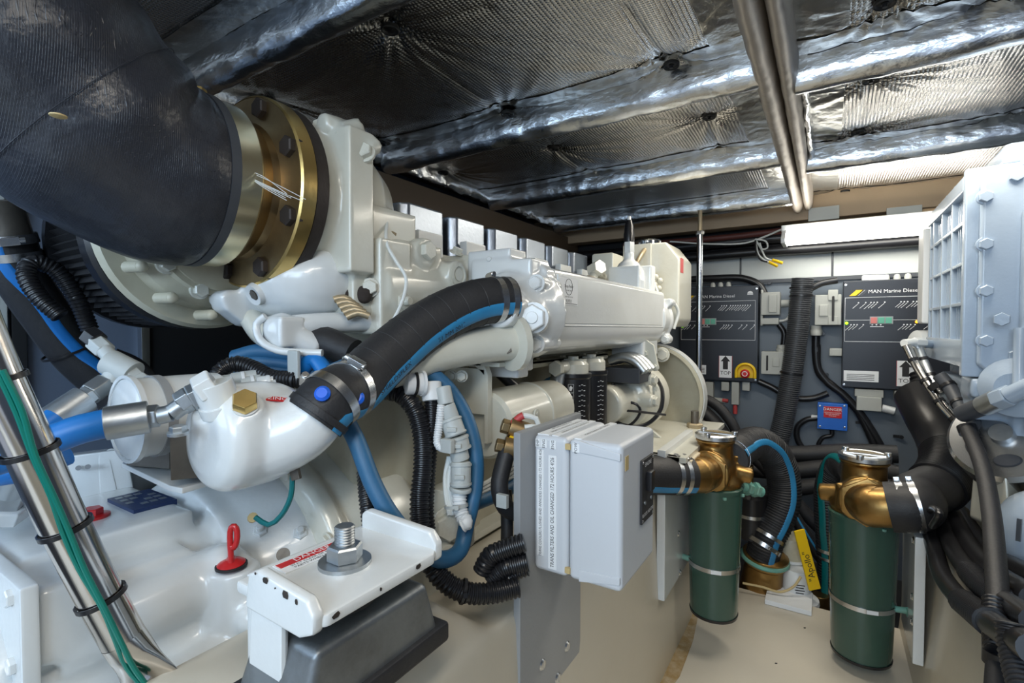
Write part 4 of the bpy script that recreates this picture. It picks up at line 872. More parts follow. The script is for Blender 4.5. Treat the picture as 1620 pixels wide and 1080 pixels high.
segs = [((700, 612, .735), (706, 640, .73), .012), ((706, 640, .73), (714, 662, .73), .0125), ((712, 662, .73), (722, 690, .725), .0155), ((722, 690, .725), (727, 712, .725), .0165), ((725, 712, .725), (729, 728, .725), .0135), ((729, 730, .72), (729, 770, .715), .0145), ((729, 770, .715), (728, 777, .715), .016)]
for k, (a_, c_, r_) in enumerate(segs):
    b = MB(); px_cyl(b, a_, c_, r_, seg=20); o = b.build('connector_shell', 'wall_white', st_, bev=.002)
    if k in (2, 3, 5):
        pa, pb = at(*a_[:2], d=a_[2]), at(*c_[:2], d=c_[2])
        for f_ in (.12, .88): MB().ringband(pa.lerp(pb, f_), pb - pa, r_, .003, .0014, 20).build('shell_rib', 'wall_white', o)
        q = pa.lerp(pb, .5) + V((.5, -.85, 0)).normalized() * r_; MB().box((-.003, -.007, -.002), (.003, .007, .003), frame(q, (.5, -.85, 0))).build('shell_latch', 'wall_white', o, bev=.0006)
MB().tube(dpath([(727, 777, .715), (727, 800, .71), (732, 818, .705), (738, 826, .70), (732, 830, .70)]), .0095, 12, rib=(.005, .0013)).build('white_conduit', 'white_plastic', st_)
MB().tube(dpath([(698, 640, .722), (695, 670, .72), (692, 700, .715), (697, 708, .712), (706, 706, .712)]), .0055, 10, rib=(.0035, .0008)).build('white_conduit', 'white_plastic', st_)
for k in range(5):
    x = 706 + k * 3.2; MB().tube(dpath([(x + 4, 722, .735), (x - 2 - k % 2 * 3, 755, .73), (x, 790, .725), (x + 5, 815, .715)]), .0032, 8).build('white_wire', 'white_wire', st_)
ziptie(st_, at(722, 800, d=.713), at(723, 820, d=.71) - at(720, 780, d=.716), .016, mat='wall_white', tail=(.6, -.7, 0))
q = at(708, 705, d=.705); MB().box(q - V((.010, .005, .010)), q + V((.010, .005, .010))).build('wire_plug', 'wall_white', st_, bev=.002)
# loose white wires tied further right
for k in range(4): hose('white_lead', ['topmost', 'second', 'third', 'lowest'][k] + ' white lead of the tied group left of the grey box', dpath([(752, 788 - k * 5, .80), (775, 778 - k * 6, .83), (800, 760 - k * 6, .86), (830, 742 - k * 7, .9)]), .004, 'white_wire', 'wire', group='tied white leads', seg=8)
# cables near the grey plate
hose('battery_cable', 'thick black battery cable hanging left of the grey box', dpath([(803, 712, .78), (795, 740, .77), (790, 770, .76), (800, 802, .76), (825, 812, .78), (850, 815, .81)]), .0135, 'rubber', 'cable')
hose('battery_cable', 'straight black cable dropping behind the battery cable', dpath([(800, 775, .80), (802, 820, .79), (802, 870, .78)]), .010, 'rubber', 'cable')
q = at(795, 792, d=.735); MB().box(q - V((.009, .004, .010)), q + V((.009, .004, .010))).build('cable_tag', 'wall_white', bpy.data.objects['battery_cable'], bev=.001)
hose('dark_strap', 'black painted strap slanting down behind the starter motor', dpath([(772, 572, .98), (810, 608, 1.0), (850, 640, 1.02), (875, 655, 1.04)]), .011, 'conduit', 'strap')
for k, pp in enumerate((((762, 905), (775, 880), (800, 868), (830, 858)), ((775, 918), (795, 900), (815, 893), (835, 888)), ((800, 930), (805, 915), (820, 905), (835, 900)))):
    hose('ribbed_conduit', ['upper', 'middle', 'lowest'][k] + ' looped black conduit end behind the grey plate', dpath([(x, y, .70) for x, y in pp]), .0125 if k < 2 else .008, 'conduit', 'conduit', rib=(.006, .0015), group='looped conduits behind the grey plate')
# green wires and grey conduit below the bracket
hose('ribbed_conduit', 'dark ribbed conduit behind the mount bracket stud', dpath([(577, 745, .66), (582, 800, .64), (592, 860, .63), (612, 905, .61), (628, 945, .59), (640, 975, .58)]), .0095, 'conduit', 'conduit', rib=(.005, .0014))
for k in range(2): hose('earth_wire', ['left', 'right'][k] + ' green earth wire running down behind the white bracket', dpath([(590 + k * 8, 775, .645), (600 + k * 8, 810, .635), (615 + k * 9, 870, .62), (632 + k * 9, 925, .60), (650 + k * 14, 955 + k * -3, .59)]), .0042, 'green_wire', 'wire', group='green wires behind the bracket', seg=8)

# ================================================================== hydraulic fittings and blue lines on the left
def fitting(name, label, segs, mat='white_plastic'):
    t = thing(name, label, 'pipe fitting', at(*segs[0][0][:2], d=segs[0][0][2]))
    for a_, c_, r_, kd, m_ in segs:
        b = MB(); pa, pb = at(*a_[:2], d=a_[2]), at(*c_[:2], d=c_[2])
        (b.hexn(pa, pb, r_) if kd == 'nut' else b.cyl(pa, pb, r_, seg=22))
        b.build({'nut': 'hex_nut', 'cyl': 'pipe_body', 'crimp': 'crimp_sleeve'}[kd], m_, t, bev=.0012)
    return t
fitting('tee_fitting', 'pale grey hydraulic tee fitting beside the striped hose', [
    ((140, 528, .66), (156, 540, .66), .0135, 'nut', 'conduit'), ((150, 540, .66), (168, 556, .655), .0125, 'nut', 'wall_white'), ((165, 553, .655), (180, 572, .65), .0095, 'cyl', 'wall_white'),
    ((172, 572, .65), (212, 592, .65), .017, 'cyl', 'wall_white'), ((190, 580, .65), (178, 605, .645), .014, 'cyl', 'wall_white'), ((205, 590, .65), (222, 606, .648), .013, 'nut', 'wall_white'), ((215, 604, .648), (238, 622, .645), .017, 'nut', 'wall_white'), ((165, 600, .645), (182, 606, .645), .0125, 'nut', 'wall_white')])
fitting('hose_fitting', 'galvanised crimped fitting on the upper blue hydraulic hose', [
    ((168, 606, .64), (140, 625, .62), .015, 'nut', 'zinc'), ((145, 622, .62), (128, 634, .61), .013, 'nut', 'zinc'), ((135, 630, .612), (78, 668, .58), .0175, 'crimp', 'zinc')])
hose('hydraulic_hose', 'upper bright blue hydraulic hose leaving its crimped fitting', dpath([(88, 662, .58), (60, 682, .565), (20, 705, .55), (-40, 730, .53)]), .0145, 'blue_hose')
fitting('hose_fitting', 'galvanised crimped elbow fitting on the lower blue hydraulic hose', [
    ((322, 622, .560), (300, 632, .553), .016, 'nut', 'zinc'), ((303, 628, .553), (284, 640, .548), .014, 'nut', 'zinc'), ((290, 640, .548), (270, 654, .542), .010, 'cyl', 'zinc'), ((272, 653, .542), (250, 658, .538), .0095, 'cyl', 'zinc'), ((252, 657, .538), (234, 659, .535), .0125, 'nut', 'zinc'), ((236, 659, .535), (166, 670, .515), .0175, 'crimp', 'zinc')])
fitting('elbow_fitting', 'white elbow fitting screwed into the cooler top', [((352, 645, .560), (336, 606, .552), .0205, 'cyl', 'white_paint'), ((342, 606, .552), (314, 622, .545), .0185, 'nut', 'white_paint'), ((350, 636, .558), (356, 652, .562), .0235, 'cyl', 'white_paint')])
hose('hydraulic_hose', 'lower bright blue hydraulic hose leaving the elbow fitting', dpath([(172, 669, .516), (130, 678, .508), (80, 696, .50), (30, 716, .49), (-40, 738, .47)]), .0150, 'blue_hose')
hose('hydraulic_hose', 'blue hydraulic hose passing low behind the strut tube', dpath([(105, 716, .56), (60, 735, .55), (20, 745, .54), (-40, 752, .53)]), .014, 'blue_hose')
fitting('hose_fitting', 'galvanised hex fitting standing on the gearbox behind the strut', [((30, 742, .56), (18, 772, .57), .019, 'crimp', 'zinc'), ((20, 768, .57), (8, 795, .575), .021, 'nut', 'zinc'), ((12, 790, .575), (4, 812, .58), .027, 'nut', 'white_paint')])
hose('black_cable', 'black sheathed cable passing behind the crimped fittings', dpath([(120, 690, .68), (160, 660, .69), (190, 632, .70), (215, 610, .72)]), .009, 'conduit', 'cable')
# ================================================================== grey plate and heater box by the walkway
gp = MB().prism([(.605, -.92), (.74, -.92), (.815, -.565), (.815, -.15), (.605, -.15)], Matrix(((0, 0, 1, -.382), (1, 0, 0, 0), (0, 1, 0, 0), (0, 0, 0, 1))), .012).build('mounting_plate', 'plate_grey', None, bev=.002)
tag(gp, 'grey mounting plate screwed to the left engine bed', 'plate')
for x, y in ((897, 1022), (858, 1051), (882, 1072)):
    q = at(x, y, X=-.370); screw(gp, q, EX, .009, 'steel')
hb = thing('heater_box', 'light grey plastic block heater box with label strips', 'electrical box', (-.30, .715, -.36))
X0, XM, X1, Y0, Y1, Z0, Z1 = -.370, -.313, -.232, .643, .793, -.362, -.158
MB().box((X0, Y0, Z0), (XM - .0008, Y1, Z1)).build('box_body', 'box_grey', hb, bev=.008, seg=3)
b = MB().box((XM + .0008, Y0, Z0), (X1, Y1, Z1))
o = b.build('box_lid', 'box_grey', hb, bev=.008, seg=3)
for z in (Z1 - .012, Z0 + .012): MB().box((XM - .004, Y0 - .001, z - .004), (XM + .004, Y0 + .004, z + .004)).build('lid_screw', 'aged_plastic', o)
for z, s in ((Z1, -1), (Z0, 1)):
    MB().hexa([(XM + .018, Y0 - .0015, z + s * .001), (X1 - .002, Y0 - .0015, z + s * .012), (X1 - .002, Y0 + .004, z + s * .012), (XM + .018, Y0 + .004, z + s * .001), (XM + .018, Y0 - .0015, z + s * .018), (X1 - .002, Y0 - .0015, z + s * .022), (X1 - .002, Y0 + .004, z + s * .022), (XM + .018, Y0 + .004, z + s * .018)]).build('lid_recess', 'box_grey', o, bev=.0015)
# printed strips down the side and over the top
def strip(x, z0, z1, s, size, wd):
    t = MB().box((x - wd / 2, Y0 - .0009, z0), (x + wd / 2, Y0 + .001, z1)).build('label_strip', 'label_white', hb)
    text('lettering', s, size, tframe((x, Y0 - .0011, (z0 + z1) / 2), EZ, -EX), 'ink', t, sx=.80)
strip(-.3575, -.338, -.180, 'TRANS COOLERS FLUSHED AND ANNODES CHANGED 172 HOURS 4/26', .0062, .0105)
strip(-.3375, -.354, -.186, 'TRANS FILTERS AND OIL CHANGED 172 HOURS 4/26', .0086, .0130)
def topstrip(x, s, wd):
    t = MB().box((x - wd / 2, Y0 + .006, Z1 - .001), (x + wd / 2, Y1 - .004, Z1 + .0007)).box((x - wd / 2, Y0 - .0008, Z1 - .018), (x + wd / 2, Y0 + .001, Z1 - .006)).build('label_strip', 'label_white', hb)
    text('lettering', s, .0058, tframe((x, (Y0 + Y1) / 2 + .004, Z1 + .0009), EY, -EX), 'ink', t)
    text('lettering', s[:3], .0066, tframe((x, Y0 - .0010, Z1 - .012), EZ, -EX), 'ink', t)
topstrip(-.352, 'ENGINE OIL AND FILTERS CHANGED 4/26', .010); topstrip(-.337, 'ENGINE FUEL FILTERS CHANGED 4/26', .010); topstrip(-.300, 'POWER STEERING FLUID CHANGED', .011); topstrip(-.362, 'IMPELLERS CHANGED 4/26', .008)
# switch plate on the front
sp2 = MB().box((X1 - .001, .720, -.292), (X1 + .0035, .776, -.196)).build('switch_plate', 'ink', hb, bev=.001)
MB().box((X1 + .003, .739, -.246), (X1 + .012, .757, -.216)).build('rocker_switch', 'conduit', sp2, bev=.002)
text('lettering', 'ENGINE', .009, tframe((X1 + .0037, .748, -.205), EY, EZ), 'ink_white', sp2)
text('lettering', 'BLOCK HEATER', .0075, tframe((X1 + .0037, .748, -.280), EY, EZ), 'ink_white', sp2)
for y, z in ((.724, -.200), (.772, -.200), (.724, -.288), (.772, -.288)): screw(sp2, (X1 + .0035, y, z), EX, .0022, 'steel')
MB().cyl((X1 + .003, .733, -.262), (X1 + .005, .733, -.262), .003, seg=10).cyl((X1 + .003, .763, -.262), (X1 + .005, .763, -.262), .003, seg=10).build('pilot_lamp', 'zinc', sp2)
MB().box((X1 - .0005, .655, -.196), (X1 + .0006, .668, -.176)).build('small_label', 'aged_plastic', hb)

# ================================================================== raw water strainers
def strainer(name, label, C, zt, zb_, r, lidz, elbow, mirror, group):
    t = thing(name, label, 'strainer', (C[0], C[1], zb_), group)
    gl = MB().lathe([(.01, zb_), (r * .78, zb_), (r * .86, zb_ + .006), (r * .88, zb_ + .03), (r * 1.0, zt - .01), (r * 1.0, zt), (.01, zt)], frame((C[0], C[1], 0), EZ), 44).build('sight_bowl', 'green_glass', t, ang=30)
    MB().lathe([(r * .80, zb_ - .002), (r * .87, zb_ - .002), (r * .89, zb_ + .006), (r * .84, zb_ + .006)], frame((C[0], C[1], 0), EZ), 44, True).build('bowl_foot', 'conduit', gl)
    zm = zb_ + (zt - zb_) * .40; rb = r * (.88 + .12 * .40) + .0005
    bnd = MB().ringband((C[0], C[1], zm), EZ, rb, .012, .0016, 44).build('steel_band', 'steel', t)
    a0 = R(-75); pp = V((C[0] + (rb + .002) * math.cos(a0), C[1] + (rb + .002) * math.sin(a0), zm)); MB().cbox((0, 0, 0), (.026, .010, .0008), tframe(pp, V((-math.sin(a0), math.cos(a0), 0)), EZ)).build('band_label', 'label_white', bnd)
    s = mirror
    q = V((C[0] + s * (rb + .008), C[1] - .02, zm)); MB().cyl(q - V((s * .02, 0, 0)), q + V((s * .035, .01, 0)), .008, seg=12).hexn(q + V((s * .012, 0, 0)), q + V((s * .022, .002, 0)), .013).build('band_screw', 'verdigris', bnd)
    MB().lathe([(r * .7, zt - .003), (r * 1.02, zt - .003), (r * 1.03, zt + .007), (r * .9, zt + .014)], frame((C[0], C[1], 0), EZ), 44).build('seal_ring', 'green_glass', t)
    b = MB().lathe([(.02, zt + .010), (r * .98, zt + .010), (r * .97, zt + .022), (r * .78, zt + .045), (r * .66, zt + .09), (r * .64, lidz - .01), (r * .72, lidz - .008), (r * .72, lidz), (.02, lidz)], frame((C[0], C[1], 0), EZ), 44)
    e0 = V((C[0], C[1], zt + .058)); d = V(elbow[0]).normalized(); e1 = e0 + d * (r * .95); e2 = V(elbow[1])
    b.cyl(e0, e1, r * .72).lathe([(r * .70, 0), (r * .80, 0), (r * .80, .012), (r * .62, .016)], frame(e1 - d * .014, d), 28)
    for k in range(4):
        a_ = k * math.pi / 2 + .6; dd = V((math.cos(a_), math.sin(a_), 0)); b.box((-.008, -.006, 0), (.012, .006, .075), frame(V((C[0], C[1], zt + .015)) + dd * r * .80, EZ, dd))
    b.cyl(e0 - V((0, 0, 0)), e0 - d * 0 + V((-s * r * 1.25, .03, -.02)), r * .30)
    b.build('bronze_head', 'bronze', t, remesh=.0042, smooth=3)
    en_ = (e2 - e1); 
    MB().tube([e1 - d * .02, e1 + d * .012, e1 + d * .035 + en_.normalized() * .012, e1 + d * .042 + en_.normalized() * .035, e1 + d * .042 + en_.normalized() * .07], r * .62, 28, .004).sphere(e1 + d * .030 + en_.normalized() * .010, r * .66, seg=24).build('elbow', 'bronze', t)
    MB().hexn(e1 - d * .004, e1 + d * .010, r * .78).build('elbow_nut', 'bronze', t)
    ld = MB().lathe([(1e-6, 0), (r * .70, 0), (r * 0.73, .002), (r * 0.73, .010), (r * 0.67, .014), (1e-6, .010)], frame((C[0], C[1], lidz), EZ), 40).build('clear_lid', 'glass_lid', t, ang=30)
    MB().lathe([(r * 0.59, .002), (r * 0.75, .001), (r * 0.75, .012), (r * 0.68, .0155), (r * 0.59, .0125)], frame((C[0], C[1], lidz), EZ), 40, True).build('lid_ring', 'steel', ld, ang=30)
    for a_ in (0.3, 2.4, 4.5): MB().cyl((C[0] + r * .70 * math.cos(a_), C[1] + r * .7 * math.sin(a_), lidz + .008), (C[0] + r * .7 * math.cos(a_), C[1] + r * .7 * math.sin(a_), lidz + .022), .009, seg=12).build('lid_knob', 'steel', ld, bev=.002)
    MB().box((C[0] - r * .6, C[1] - .006, lidz + .012), (C[0] + r * .6, C[1] + .006, lidz + .016)).build('lid_bar', 'steel', ld, bev=.001)
    for k in range(3):
        a_ = R(-60 + k * 55); pp = V((C[0] + r * 1.02 * math.cos(a_), C[1] + r * 1.02 * math.sin(a_), zt - .012)); MB().cyl(pp, pp + V((0, 0, .006)), .005, seg=8).build('seal_lug', 'verdigris', t)
    return t, e1 + d * .042 + en_.normalized() * .07, en_.normalized()
CA = at(1130, 830, d=1.42); zA_t, zA_b = at(1132, 775, d=1.39).z, at(1135, 968, d=1.42).z
tA, oA, dA = strainer('water_strainer', 'green raw water strainer with bronze head near the grey heater box', (CA.x, CA.y), zA_t, zA_b, .073, at(1115, 692, d=1.42).z, ((-.12, -.99, 0), at(1020, 745, d=1.31)), -1, 'raw water strainers')
CB = at(1364, 900, d=1.36); zB_t, zB_b = at(1362, 820, d=1.33).z, at(1365, 1046, d=1.33).z
tB, oB, dB = strainer('water_strainer', 'larger green raw water strainer beside the right engine bed', (CB.x, CB.y), zB_t, zB_b, .080, at(1357, 722, d=1.38).z, ((.04, -1.0, 0), at(1445, 792, d=1.24)), 1, 'raw water strainers')
def mountplate(label, x, y0, y1, z0, z1, sx, scr):
    o = MB().box((min(x, x + sx * .022), y0, z0), (max(x, x + sx * .022), y1, z1)).build('backing_plate', 'white_paint', None, bev=.003)
    tag(o, label, 'plate', 'strainer backing plates')
    for y, z in scr: screw(o, (x + sx * .022, y, z), (sx, 0, 0), .010, 'steel')
    return o
mountplate('white backing board holding the strainer by the grey box', -.370, at(1045, 800, X=-.36).y, CA.y + .10, at(1065, 905, X=-.37).z, at(1055, 700, X=-.37).z, 1, [(CA.y - .06, -.42), (CA.y - .07, -.58), (CA.y - .05, -.70)])
mountplate('white backing board holding the strainer by the right bed', .207, CB.y - .12, CB.y + .10, at(1455, 1000, X=.22).z, at(1450, 800, X=.22).z, -1, [(CB.y - .10, -.52), (CB.y - .10, -.66), (CB.y - .105, -.72)])
# hose pieces on the strainers
pts = [oA - dA * .03, oA + dA * .03, oA + dA * .09, oA + dA * .16 + V((-.02, 0, -.01))]
h = hose('suction_hose', 'short black striped hose between heater box and bronze elbow', pts, .050, 'rubber', stripe=((.3, -.8, -.5), .25, 'blue_stripe'), seg=24)
for f_ in (-.005, .020): clamp(h, oA + dA * f_, dA, .0505, .012, 'steel', (.2, -.2, 1))
pts = [V((CA.x + .03, CA.y + .03, zA_t + .075))] + dpath([(1168, 712, 1.62), (1195, 700, 1.68), (1222, 715, 1.72), (1238, 750, 1.74), (1240, 790, 1.74), (1228, 825, 1.74), (1215, 850, 1.74), (1206, 880, 1.75)])
h = hose('suction_hose', 'black corrugated hose with blue stripe arching behind the back strainer', pts, .052, 'rubber', rib=(.010, .0022), stripe=((.55, -.75, .35), .20, 'blue_stripe', (.6, -.8, 0)), seg=24)
clamp(h, at(1208, 862, d=1.73), at(1208, 862, d=1.73) - at(1228, 825, d=1.74), .055, .014, 'steel', (.4, -.8, 0)); clamp(h, at(1216, 848, d=1.735), at(1208, 862, d=1.73) - at(1228, 825, d=1.74), .056, .012, 'steel')
clamp(h, spline(pts, .01)[4], tangents(spline(pts, .01))[4], .055, .012, 'steel')
sc_ = thing('seacock', 'verdigris bronze seacock at the end of the striped hose', 'valve', at(1200, 940, d=1.75))
MB().lathe([(.05, 0), (.052, .02), (.066, .03), (.070, .06), (.062, .16), (.072, .17), (.074, .2), (.06, .21), (.02, .21)], frame(at(1200, 955, d=1.80), at(1212, 870, d=1.76) - at(1200, 955, d=1.80)), 28).build('valve_body', 'bronze', sc_, ang=30)
MB().torus(at(1210, 882, d=1.765), at(1212, 870, d=1.76) - at(1200, 955, d=1.80), .072, .008).build('corroded_ring', 'verdigris', sc_)
pv = thing('pipe_valve', 'small green corroded valve beside the back strainer', 'valve', at(1185, 775, d=1.62))
b = MB(); b.cyl(at(1172, 770, d=1.60), at(1205, 778, d=1.62), .017); b.build('valve_body', 'verdigris', pv, bev=.003)
for x in (1180, 1192): MB().hexn(at(x, 771 + (x - 1180) * .2, d=1.60), at(x + 6, 773 + (x - 1180) * .2, d=1.605), .024).build('hex_nut', 'verdigris', pv)
MB().box(at(1172, 762, d=1.62) + V((-.01, 0, -.01)), at(1186, 736, d=1.62) + V((.01, .02, .0))).build('valve_bonnet', 'bronze', pv, bev=.004)
MB().hexn(at(1165, 742, d=1.6), at(1178, 744, d=1.6), .024).build('union_nut', 'bronze', pv)
# dark hose bowl behind the strainer
o = MB().lathe([(.03, 0), (.05, .005), (.052, .15), (.04, .16)], frame(at(1188, 850, d=1.78), EZ), 28).build('filter_bowl', 'conduit', None, ang=30); tag(o, 'black filter bowl with steel band behind the back strainer', 'filter')
MB().ringband(at(1188, 812, d=1.78), EZ, .0525, .012, .001, 28).build('steel_band', 'steel', o)
# yellow lever, brass body, white pump bottle
lv = thing('valve_lever', 'yellow ball valve lever standing behind the larger strainer', 'lever', at(1300, 930, d=1.72))
p = [at(1256, 840, d=1.66), at(1272, 836, d=1.66), at(1298, 930, d=1.66), at(1280, 934, d=1.66)]
n = (p[1] - p[0]).cross(p[2] - p[1]).normalized() * .004
lb = MB().hexa([v - n for v in p] + [v + n for v in p]).build('lever_arm', 'yellow', lv, bev=.002)
u_ = (p[0] + p[1]) / 2; l_ = (p[2] + p[3]) / 2; dn = (l_ - u_).normalized(); rt = dn.cross(n.normalized()); nn = n.normalized() if n.y < 0 else -n.normalized()
text('lettering', '"Apollo"', .030, tframe(u_.lerp(l_, .6) + nn * .0045, -dn, nn.cross(-dn)), 'ink', lb)
MB().cyl(at(1298, 940, d=1.75), at(1298, 965, d=1.75), .028).build('valve_body', 'bronze', lv, bev=.003)
sp3 = thing('spin_filter', 'tan canister behind the yellow lever', 'canister', at(1250, 890, d=1.80))
MB().lathe([(.02, -.005), (.050, -.005), (.056, .005), (.054, .075), (.05, .082), (.02, .084)], frame(at(1250, 882, d=1.80), EZ), 28).build('canister_body', 'old_cream', sp3, ang=30)
MB().ringband(at(1250, 880, d=1.80), EZ, .0555, .010, .003, 28).build('rim', 'white_plastic', sp3)
bp_ = thing('bilge_pump', 'white round bilge pump with printed label under the tan canister', 'pump', at(1260, 945, d=1.74))
q = at(1260, 943, d=1.73)
MB().lathe([(.02, 0), (.048, 0), (.044, .02), (.043, .085), (.036, .098), (.01, .10)], frame(q, EZ), 28).build('pump_body', 'white_plastic', bp_, ang=30)
MB().lathe([(.02, -.012), (.07, -.012), (.068, .0), (.045, .006)], frame(q, EZ), 28).build('pump_base', 'white_plastic', bp_, ang=30)
for k in range(5):
    a_ = R(-75); pp = q + V((.0438 * math.cos(a_), .0438 * math.sin(a_), .060 - k * .009)); MB().cbox((0, 0, 0), (.030 - .006 * (k % 2), .003, .0008), tframe(pp, V((-math.sin(a_), math.cos(a_), 0)), EZ)).build('printed_line', 'ink', bp_)
hose('brown_wire', 'brown wire draped in front of the white bilge pump', dpath([(1175, 922, 1.72), (1205, 928, 1.70), (1235, 936, 1.68), (1255, 928, 1.67), (1267, 912, 1.67)]), .004, 'aged_plastic', 'wire', seg=8)
o = MB().box(at(1210, 945, d=1.66) - V((.0, .0, .006)), at(1285, 958, d=1.66) + V((0, .05, .006))).build('paper_tag', 'label_white', None, bev=.001); tag(o, 'white paper tag lying at the far edge of the floor', 'tag')
# ================================================================== control boxes on the back wall
PY = 2.545
def control_box(x0, label, estop, leds):
    x1, z1, z0 = x0 + .353, .200, -.250; wd, ht = x1 - x0, z1 - z0
    t = thing('control_box', label, 'control box', ((x0 + x1) / 2, PY, z0), 'engine control boxes')
    MB().box((x0, PY, z0), (x1, PY + .07, z1)).build('case', 'panel_case', t, bev=.004)
    def U(u, v, y=PY - .0006): return V((x0 + u * wd, y, z1 - v * ht))
    def bar(name, u0, v0, u1, v1, mat, par=t, th=.0008): 
        return MB().box((x0 + u0 * wd, PY - th, z1 - v1 * ht), (x0 + u1 * wd, PY + .0005, z1 - v0 * ht)).build(name, mat, par)
    def slant(name, u, v, l, mat, w_=.0017, ang=45):
        p = U(u, v); M = tframe(p, V((math.cos(R(ang)), 0, math.sin(R(ang)))), V((-math.sin(R(ang)), 0, math.cos(R(ang)))))
        MB().box((-l, -w_ / 2, -.0004), (0, w_ / 2, .0005), M).build(name, mat, t)
    lw = .0035
    for v in (.155, .365, .565): bar('printed_rule', .02, v, .965, v + lw, 'ink_white')
    for u in (.02, .962): bar('printed_rule', u, .155, u + lw, .567, 'ink_white')
    for k, m in enumerate(('yellow', 'plate_grey', 'dark_grey')):
        u = .06 + k * .035 + (.03 if k else 0); MB().prism([(0, 0), (.028 if k == 0 else .010, 0), (.052 if k == 0 else .034, .024), (.024, .024)], tframe(U(u, .14), EX, EZ), .0006).build('printed_stripe', m, t)
    text('lettering', 'MAN Marine Diesel', .0205, tframe(U(.48, .105, PY - .001), EX, EZ), 'ink_white', t)
    MB().prism([(.012 * math.cos(R(a)), .012 * math.sin(R(a))) for a in range(0, 181, 20)], tframe(U(.90, .085), EX, EZ), .0006).build('badge', 'ink_white', t)
    bar('badge_bar', .865, .088, .935, .096, 'ink_white')
    random.seed(11)
    for u in (.15, .22, .27, .30, .33, .40, .55, .58, .61, .66, .69, .72, .75, .78, .81, .84, .87, .90): 
        slant('printed_tick', u, .215, .022 + random.random() * .010, 'ink_white'); MB().cyl(U(u + .004, .205), U(u + .004, .205, PY - .002), .0028, seg=8).build('indicator', 'ink_white', t)
    for u in (.08, .11, .14, .20, .58, .61, .64, .68, .80, .86, .95): slant('printed_tick', u, .42, .020 + random.random() * .010, 'ink_white'); MB().cyl(U(u + .004, .41), U(u + .004, .41, PY - .002), .0028, seg=8).build('indicator', 'ink_white', t)
    bar('printed_rule', .27, .425, .40, .43, 'ink_white')
    for u in (.29, .33, .37): MB().cyl(U(u, .41), U(u, .41, PY - .002), .003, seg=8).build('indicator', 'ink_white', t)
    fr = bar('button_frame', .265, .335, .485, .405, 'plate_grey', th=.002)
    for k, m in enumerate(('btn_red', 'btn_green', 'btn_green')):
        o = MB().box((x0 + (.275 + k * .070) * wd, PY - .004, z1 - .398 * ht), (x0 + (.333 + k * .070) * wd, PY, z1 - .343 * ht)).build('button', m, fr, bev=.001)
    for u, v, m in leds: MB().lathe([(.006, 0), (.006, .003), (.003, .005), (1e-6, .0055)], frame(U(u, v), -EY), 14).build('led', m, t)
    # TOP sign with arrow
    us = .525
    sg = MB().box((x0 + us * wd, PY - .0014, z1 - .965 * ht), (x0 + (us + .165) * wd, PY, z1 - .735 * ht)).build('top_sign', 'label_white', t)
    c = U(us + .083, .85, PY - .0018); MB().prism([(-.011, -.030), (.011, -.030), (.011, .008), (.021, .008), (0, .034), (-.021, .008), (-.011, .008)], tframe(c + V((0, 0, .018)), EX, EZ), .0006).build('arrow', 'ink', sg)
    text('lettering', 'TOP', .024, tframe(c + V((0, -.0004, -.030)), EX, EZ), 'ink', sg)
    for u in (us, us + .162): bar('red_edge', u, .735, u + .004, .965, 'red_faded', sg, .0018)
    u0 = .02 if not estop else .27
    lb = bar('type_label', u0, .84, u0 + (.34 if not estop else .09), .94, 'label_white', th=.0012)
    for k in range(4): bar('printed_line', u0 + .03, .872 + k * .016, u0 + (.30 if not estop else .07), .877 + k * .016, 'ink', lb, .0016)
    for u, v in ((.025, .035), (.975, .035), (.025, .975), (.975, .975)): screw(t, U(u, v), -EY, .006, 'steel')
    if estop:
        q = U(.86, .90, PY)
        out = [(.045 * math.cos(R(a)), .045 * math.sin(R(a))) for a in range(0, 181, 12)] + [(-.045, -.025), (.045, -.025)]
        g = MB().prism(out, tframe(q, EX, EZ) , .006).build('stop_hood', 'yellow', t, bev=.001)
        MB().tube([q + V((.040 * math.cos(R(a)), -.018, .040 * math.sin(R(a)))) for a in range(0, 181, 15)], .0065, 10).build('hood_rim', 'yellow', g)
        MB().tube([q + V((.040, -.018, 0)), q + V((.040, -.018, -.025))], .0065, 10).tube([q + V((-.040, -.018, 0)), q + V((-.040, -.018, -.025))], .0065, 10).build('hood_side', 'yellow', g)
        MB().lathe([(.012, 0), (.012, .018), (.020, .020), (.020, .030), (.014, .034), (1e-6, .034)], frame(q + V((0, -.004, -.004)), -EY), 24).build('stop_button', 'red', g, ang=30)
        MB().ringband(q + V((0, -.0385, -.004)), EY, .009, .001, .003, 20).build('button_mark', 'ink_white', g)
    # grey plugs on the top edge
    for u in (.42, .52, .62): MB().lathe([(.012, 0), (.012, .012), (.008, .022), (1e-6, .024)], frame((x0 + u * wd, PY + .03, z1), EZ), 14).build('blank_plug', 'connector', t)
    return t, x0, x1, z0, z1
LB = control_box(-.624, 'dark control box with yellow emergency stop left of the grey duct', True, ((.04, .42, 'led_green'),))
RB = control_box(.053, 'dark control box with amber lamp right of the grey duct', False, ((.04, .395, 'led_green'), (.70, .385, 'led_amber')))
MB().box((RB[1] + .065, PY + .01, .200), (RB[1] + .155, PY + .05, .222)).build('top_connector', 'white_plastic', RB[0], bev=.004)
def conn(par, px0, py0, px1, py1, Y, dep, mat='connector', name='connector'):
    a_, c_ = at(px0, (py0 + py1) / 2, Y=Y), at(px1, (py0 + py1) / 2, Y=Y); zt, zb2 = at((px0 + px1) / 2, py0, Y=Y).z, at((px0 + px1) / 2, py1, Y=Y).z
    return MB().box((a_.x, Y, zb2), (c_.x, Y + dep, zt)).build(name, mat, par, bev=.003)
L_, R_ = LB[0], RB[0]
